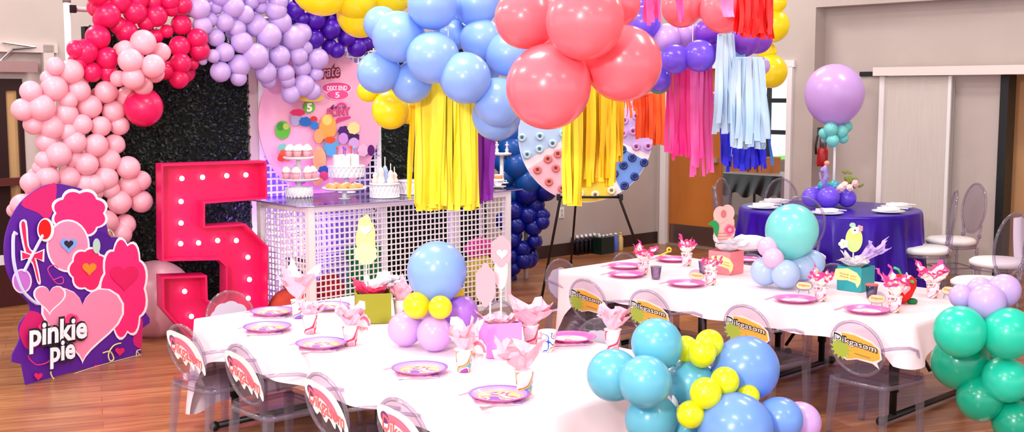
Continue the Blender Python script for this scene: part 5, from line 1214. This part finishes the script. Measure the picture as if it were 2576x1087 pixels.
fringe('crepe_fringe','rose crepe strips over the gap beside the big coral balloons',1622,1664,-40,68,5.9,mat('rose crepe', (255,70,150), .6),6,19,12,30)
fringe('crepe_fringe','short rose crepe strips over the coral balloon',1694,1722,-40,60,5.95,mat('rose crepe', (255,70,150), .6),4,20,8,24)
fringe('crepe_fringe','pale pink crepe tab over the coral balloon beside the red fringe',1822,1848,-30,44,5.95,mat('pale rose crepe', (255,140,200), .6),2,21,20,3)

# ================================================================== TABLE CENTREPIECES
def stack(nm, label, items, base_px, base_py, Ybase, zb, cat='balloon centrepiece', jit=.0):
    p = G(base_px, base_py, zb) if Ybase is None else W(base_px, base_py, Ybase)
    t = thing(nm, label, cat, p); bpy.context.view_layer.update()
    c = p+Vector((0,0,.15))
    pts = []
    for it in items:
        px, py, r, m, dY = it[:5]; lab = it[5] if len(it) > 5 else None
        q = W(px, py, p.y+dY); R = r*zc(q)/F
        if q.z - R*1.02 < zb: q.z = zb + R*1.02
        o = obj('balloon', balloon_mesh(m), t, q-p, scale=(R,R,R), label=lab); d = q-c; aim(o, d if d.length > .03 else (0,-.3,1))
    return t, p
k4 = lambda x, y, r, m, dY, lab=None: (900+x/2.0625, 560+y/2.0625, r/2.0625, m, dY, lab)
t, p = stack('balloon_centrepiece','blue balloon on yellow and lavender balloons beside the olive green box',[k4(410,250,155,SKY,.0,'large sky blue balloon on top'),k4(305,430,70,YEL,-.08,'yellow balloon'),k4(428,440,62,YEL,-.14,'yellow balloon'),k4(515,372,40,YEL,.08,'yellow balloon'),k4(245,552,90,LIL,.0),k4(398,582,92,LIL,-.10),k4(535,470,92,latex('soft purple latex', (192,134,238)),.06,'purple balloon'),k4(400,470,80,LIL,.14)],1093,872,None,ZT)
k5 = lambda x, y, r, m, dY, lab=None: (1700+x/2.0125, 440+y/2.0125, r/2.0125, m, dY, lab)
stack('balloon_centrepiece','pearl aqua balloon on pale blue and pink balloons beside the coral box',[k5(588,280,134,MINT,.0,'large pearl aqua balloon on top'),k5(465,365,52,PPK,-.05,'pale pink balloon'),k5(492,422,54,PPK,-.10,'pale pink balloon'),k5(452,488,74,PBLU,-.03),k5(555,503,73,PBLU,-.12),k5(640,470,72,PBLU,.02),k5(690,445,66,PBLU,.06),k5(585,440,60,PBLU,.08)],1975,720,None,ZT)
# foreground bunches at the table ends
def bunch(nm, label, Y, L, pole=1700, cat='balloon cluster'):
    cx = sum(i[0] for i in L)/len(L); cy = sum(i[1] for i in L)/len(L)
    rt = W(cx, cy, Y); gz = rt.z; base = Vector((rt.x, rt.y, 0)); t = thing(nm, label, cat, base); bpy.context.view_layer.update()
    for it in L:
        px, py, r, m, dY = it[:5]; lab = it[5] if len(it) > 5 else None; q = W(px, py, Y+dY); R = r*zc(q)/F
        o = obj('balloon', balloon_mesh(m), t, q-base, scale=(R,R,R), label=lab); aim(o, q-(rt+Vector((0,.1,-.05))))
    sx = W(pole, 800, Y+.1).x-base.x; MB().tube([(sx,.08,0),(sx,.08,max(.2,gz))], .012, 8).lathe([(.14,0),(.14,.02),(.02,.03)], (sx,.08,0), 24).build('stand_pole', WHITE, t, True)
    return t
k6 = lambda x, y, r, m, dY, lab=None: (1400+x/2.4314, 640+y/2.4314, r/2.4314, m, dY, lab)
bunch('balloon_bunch','turquoise, cornflower blue and lime balloons bunched at the pink cloth end',4.05,[k6(612,545,156,AQUA,.05),k6(345,738,161,AQUA,.0),k6(540,778,162,AQUA,-.12),k6(820,790,150,AQUA,.12),k6(575,1010,157,AQUA,.0),k6(790,1110,110,AQUA,.05),k6(935,545,87,LIME,.12,'lime yellow balloon'),k6(890,600,88,LIME,.05,'lime yellow balloon'),k6(790,575,78,LIME,.12,'lime yellow balloon'),k6(1030,775,88,LIME,-.06,'lime yellow balloon'),k6(912,850,98,LIME,-.12,'lime yellow balloon'),k6(1175,865,68,LIME,-.0,'lime yellow balloon'),k6(820,980,86,LIME,-.12,'lime yellow balloon'),k6(1160,700,202,CORN,.12,'cornflower blue balloon'),k6(1095,1075,228,CORN,-.12,'cornflower blue balloon'),k6(1370,1010,137,CORN,.0,'cornflower blue balloon'),k6(1490,1030,128,LIL,.1,'lilac balloon')])
k7 = lambda x, y, r, m, dY, lab=None: (1940+x/2.432, 640+y/2.432, r/2.432, m, dY, lab)
bunch('balloon_bunch','lavender and pearl mint balloons bunched at the cloth end with magenta plates',5.0,[k7(1160,255,72,LAV,.05,'lavender balloon'),k7(1280,225,85,LAV,.1,'lavender balloon'),k7(1320,290,112,LAV,-.02,'lavender balloon'),k7(1425,220,100,LAV,.04,'lavender balloon'),k7(1155,472,158,TEAL,-.08),k7(1450,482,158,TEAL,-.1),k7(1150,660,168,TEALD,.1),k7(1280,880,142,TEALD,.02),k7(1437,770,138,TEAL,-.05),k7(1495,1030,138,TEALD,-.02),k7(1310,620,110,TEALD,.2),k7(1560,900,110,TEALD,.1)], pole=2545)

# ================================================================== ROUND PURPLE TABLE WITH ITS CHAIRS
RC = Vector((2.66, 9.62, 0)); RR = .735
t = thing('round_table', 'round banquet table under the purple satin cloth', 'table', RC); MB().lathe([(RR-.01,.71),(RR-.01,.738),(.0001,.738)], seg=48).build('tabletop', mat('grey tabletop', (190,186,186), .6), t)
for k in range(4):
    a = PI/4+PI/2*k; MB().tube([(.45*math.cos(a),.45*math.sin(a),0),(.4*math.cos(a),.4*math.sin(a),.71)], .015).build('leg', BLACK, t, True)
SATP = noise_mat('purple satin', [(.3,(40,4,132)),(.7,(58,12,168))], 2.5, .3, 2)
SATP.node_tree.nodes['Principled BSDF'].inputs['Specular IOR Level'].default_value = .3
vs, fs = [], []; n = 160; prof = [(.0001,.746),(.5,.746),(.95,.745),(1,.742),(1.012,.72),(1.02,.6),(1.03,.4),(1.045,.2),(1.06,.02)]
for j, (r, z) in enumerate(prof):
    for k in range(n):
        a = 2*PI*k/n; am = max(0,(.74-z))*.08; vs.append(((RR*r+am*(math.sin(a*17)+.5*math.sin(a*31+1)))*math.cos(a), (RR*r+am*(math.sin(a*17)+.5*math.sin(a*31+1)))*math.sin(a), z))
for j in range(len(prof)-1):
    for k in range(n): k2 = (k+1)%n; fs.append((j*n+k2, j*n+k, (j+1)*n+k, (j+1)*n+k2))
b = MB(); b.add(vs, fs); o = b.build('tablecloth', SATP, smooth=True); o.location = RC; tag(o, 'shiny purple satin cloth draped to the floor over the round table', 'tablecloth')
ZP = .75
for px,py,lab in [(1912,524,'white plate with napkin beside the doorway side of the purple table'),(1948,512,'white plate with napkin at the back of the purple table, nearest the doorway'),(2080,538,'white plate with folded napkin at the front edge of the purple table'),(2235,534,'white plate with fanned napkin near the purple table edge by the chairs'),(2256,523,'white plate with napkin at the back of the purple table by the partition')]:
    p = G(px,py,ZP); dd = Vector((p.x-RC.x, p.y-RC.y, 0)); 
    if dd.length > RR-.16: p = RC+dd.normalized()*(RR-.16); p.z = ZP
    t = thing('dinner_plate', lab, 'plate', p, 0, 'white plates on the purple table'); MB().lathe([(.0001,.004),(.09,.004),(.13,.016),(.132,.012),(.09,.0),(.0001,0)], seg=36).build('dish', CER, t, True)
    b = MB().box((0,0,.03), (.15,.09,.022), .3); b.add([(-.05,-.03,.04),(.14,-.06,.03),(.15,-.02,.032),(-.04,.03,.046)], [(0,1,2,3)]); b.build('napkin', mat('white linen', (246,240,248), .7), t)
t, p = stack('balloon_centrepiece','tall lilac balloon on a white pole over violet balloons on the purple table',[(2099,235,74,LIL,.0,'giant lilac balloon'),(2072,335,13,MINT,-.06,'small aqua balloon'),(2090,325,18,MINT,-.10,'small aqua balloon'),(2118,330,16,MINT,-.08,'small aqua balloon'),(2131,318,14,MINT,.0,'small aqua balloon'),(2122,347,13,MINT,-.05,'small aqua balloon'),(2095,353,16,MINT,-.1,'small aqua balloon'),(2080,345,12,MINT,.0,'small aqua balloon'),(2042,497,25,VIO,.0,'violet balloon'),(2084,502,28,VIO,-.12,'violet balloon'),(2131,499,23,VIO,-.02,'violet balloon'),(2060,490,24,VIO,.14,'violet balloon'),(2110,488,24,VIO,.16,'violet balloon'),(2071,468,14,mat('pearl turquoise', (70,180,200), .25, .2, .4),-.03,'small turquoise balloon'),(2099,468,14,mat('pearl turquoise', (70,180,200), .25, .2, .4),-.05,'small turquoise balloon')],2090,520,9.62,ZP)
zt_ = W(2095,300,9.62).z; MB().tube([(.02,0,-(p.z-ZP)),(.02,0,zt_-p.z)], .011, 10).build('pole', WHITE, t, True)
p = W(2128,462,9.62); t2 = thing('flower_bouquet', 'blush pink silk flowers with olive leaves on the violet balloons', 'flowers', W(2128,484,9.55)); r = random.Random(8)
for k in range(7):
    o = MB(); 
    for q in range(7):
        a = q*2.4; o.sph((.016*math.cos(a)*(q>0),-.01*(q==0),.016*math.sin(a)*(q>0)), .016, (1,.6,1), 8, 6)
    o = o.build('blossom', mat('blossom %d' % (k%2), [(252,190,196),(255,214,208)][k%2], .7), t2, True); o.location = (r.uniform(-.09,.06), r.uniform(-.06,-.02), r.uniform(.02,.11))
b = MB()
for k in range(16):
    M_ = Matrix.Translation((r.uniform(-.02,.11), r.uniform(-.03,.03), r.uniform(.02,.16))) @ Matrix.Rotation(r.uniform(-1.2,1.2),4,'Y') @ Matrix.Rotation(r.uniform(-.5,.5),4,'X'); b.sph((0,0,.02), .028, (.45,.12,1), 8, 6, M=M_)
b.build('leaves', mat('olive leaf', (130,140,50), .6), t2, True)
t2 = thing('coral_figurine', 'violet blue coral ornament with peach tip on the violet balloons', 'ornament', W(2075,476,9.5)); SEA = noise_mat('violet coral', [(.3,(110,120,210)),(.7,(200,160,220))], 20, .5)
MB().tube([(0,0,0),(-.005,0,.06),(.01,0,.12),(-.01,0,.17),(.01,0,.2)], [.02,.024,.02,.024,.012], 10).sph((-.02,0,.16), .022,(1,.7,1),10,8).sph((.015,0,.10), .02,(1,.7,1),10,8).tube([(0,0,.03),(-.04,0,.09),(-.045,0,.14)],[.01,.008,.005],8).build('coral_body', SEA, t2, True)
MB().sph((.012,0,.215), .024,(1,.8,.9),12,8).build('tip', mat('peach tip', (244,160,130), .5), t2, True)

SEATC = mat('ivory seat pad', (246,240,240), .6)
def crystal_chair():
    t = thing('crystal_chair', 'x', 'chair')
    MB().lathe([(.0001,.43),(.19,.43),(.205,.445),(.205,.465),(.18,.482),(.0001,.488)], seg=36).build('seat_cushion', SEATC, t, True)
    b = MB(); b.tube([(.195*math.cos(2*PI*k/28), .195*math.sin(2*PI*k/28), .415) for k in range(28)], .013, 7, True); b.build('seat_rail', ACRD, t, True)
    for sx in (-1,1):
        for sy in (-1,1):
            b = MB(); x, y = sx*.15, sy*.15
            prof = [(.010,0)]+[q for k in range(6) for q in ((.011,.03+.065*k),(.019,.045+.065*k),(.011,.06+.065*k))]+[(.014,.41)]
            b.lathe(prof, (x,y,0), 12); b.build('leg', ACRD, t, True)
    b = MB()
    for z in (.14,.24): b.tube([(-.15,-.15,z),(.15,-.15,z),(.15,.15,z),(-.15,.15,z)], .007, 6, True)
    b.build('stretcher', ACRD, t, True)
    Bk = Matrix.Translation((0,-.20,.73)) @ Matrix.Rotation(math.radians(7),4,'X')
    MB().prism(ell(0,0,.165,.205,36), -.003,.003, Bk).build('backrest', ACR, t)
    b = MB(); b.tube([Bk @ Vector((x,0,z)) for x,z in ell(0,0,.17,.21,44)], .010, 7, True); b.build('back_frame', ACRD, t, True)
    for sx in (-1,1): MB().tube([(sx*.11,-.16,.42),(sx*.12,-.185,.50),(sx*.135,-.19,.60)], .012, 8).sph((sx*.12,-.185,.50), .02, seg=10, rings=8).build('back_post', ACRD, t, True)
    return t
CC = crystal_chair(); fst = True
def cchair(x, y, ang, label):
    global fst
    if fst: fst = False; CC.location = (x,y,0); CC.rotation_euler = (0,0,ang); CC['label'] = label; CC['group'] = 'clear crystal chairs around the purple table'; return
    copy_tree(CC, label, 'clear crystal chairs around the purple table', (x,y,0), ang)
def cfrom(pxs, pys, aim_deg, label, z=.455):
    p = G(pxs, pys, z); cchair(p.x, p.y, math.radians(aim_deg)-PI/2, label)   # aim_deg: facing direction
cfrom(2325,628,165,'clear crystal chair with ivory pad beside the purple cloth, in front of the partition')
cfrom(2392,606,190,'clear crystal chair with ivory pad directly against the recess wall')
cfrom(2512,660,150,'clear crystal chair with ivory pad below the black upright post')
def cback(px, py, aim_deg, label, z=.945):
    p = G(px, py, z); a = math.radians(aim_deg); cchair(p.x+.22*math.cos(a), p.y+.22*math.sin(a), a-PI/2, label)
cback(1815,448,-35,'clear crystal chair with tall rounded back before the maple door')
cback(1797,468,-5,'clear crystal chair behind the salmon pretzel cutout')
cback(1965,448,-70,'clear crystal chair behind the purple table, before the doorway')
cback(2018,492,80,'clear crystal chair tucked at the purple table behind the aqua balloon')
cback(2556,534,120,'clear crystal chair with white drape at the edge of the room')
# white drape over the last chair
p = G(2600,640,.45); dp = thing('white_drape', 'white cloth hanging over a chair beside the lavender balloons', 'cloth', (p.x,p.y,0))
MB().grid(lambda u, v: (-.19+.38*u, -.03*math.sin(u*14)-.05*v*v, .74-.40*v+.03*math.sin(u*PI)), 24, 10).build('cloth_sheet', mat('white drape cloth', (246,236,246), .7), dp, True)
dp.rotation_euler = (0,0,.2)
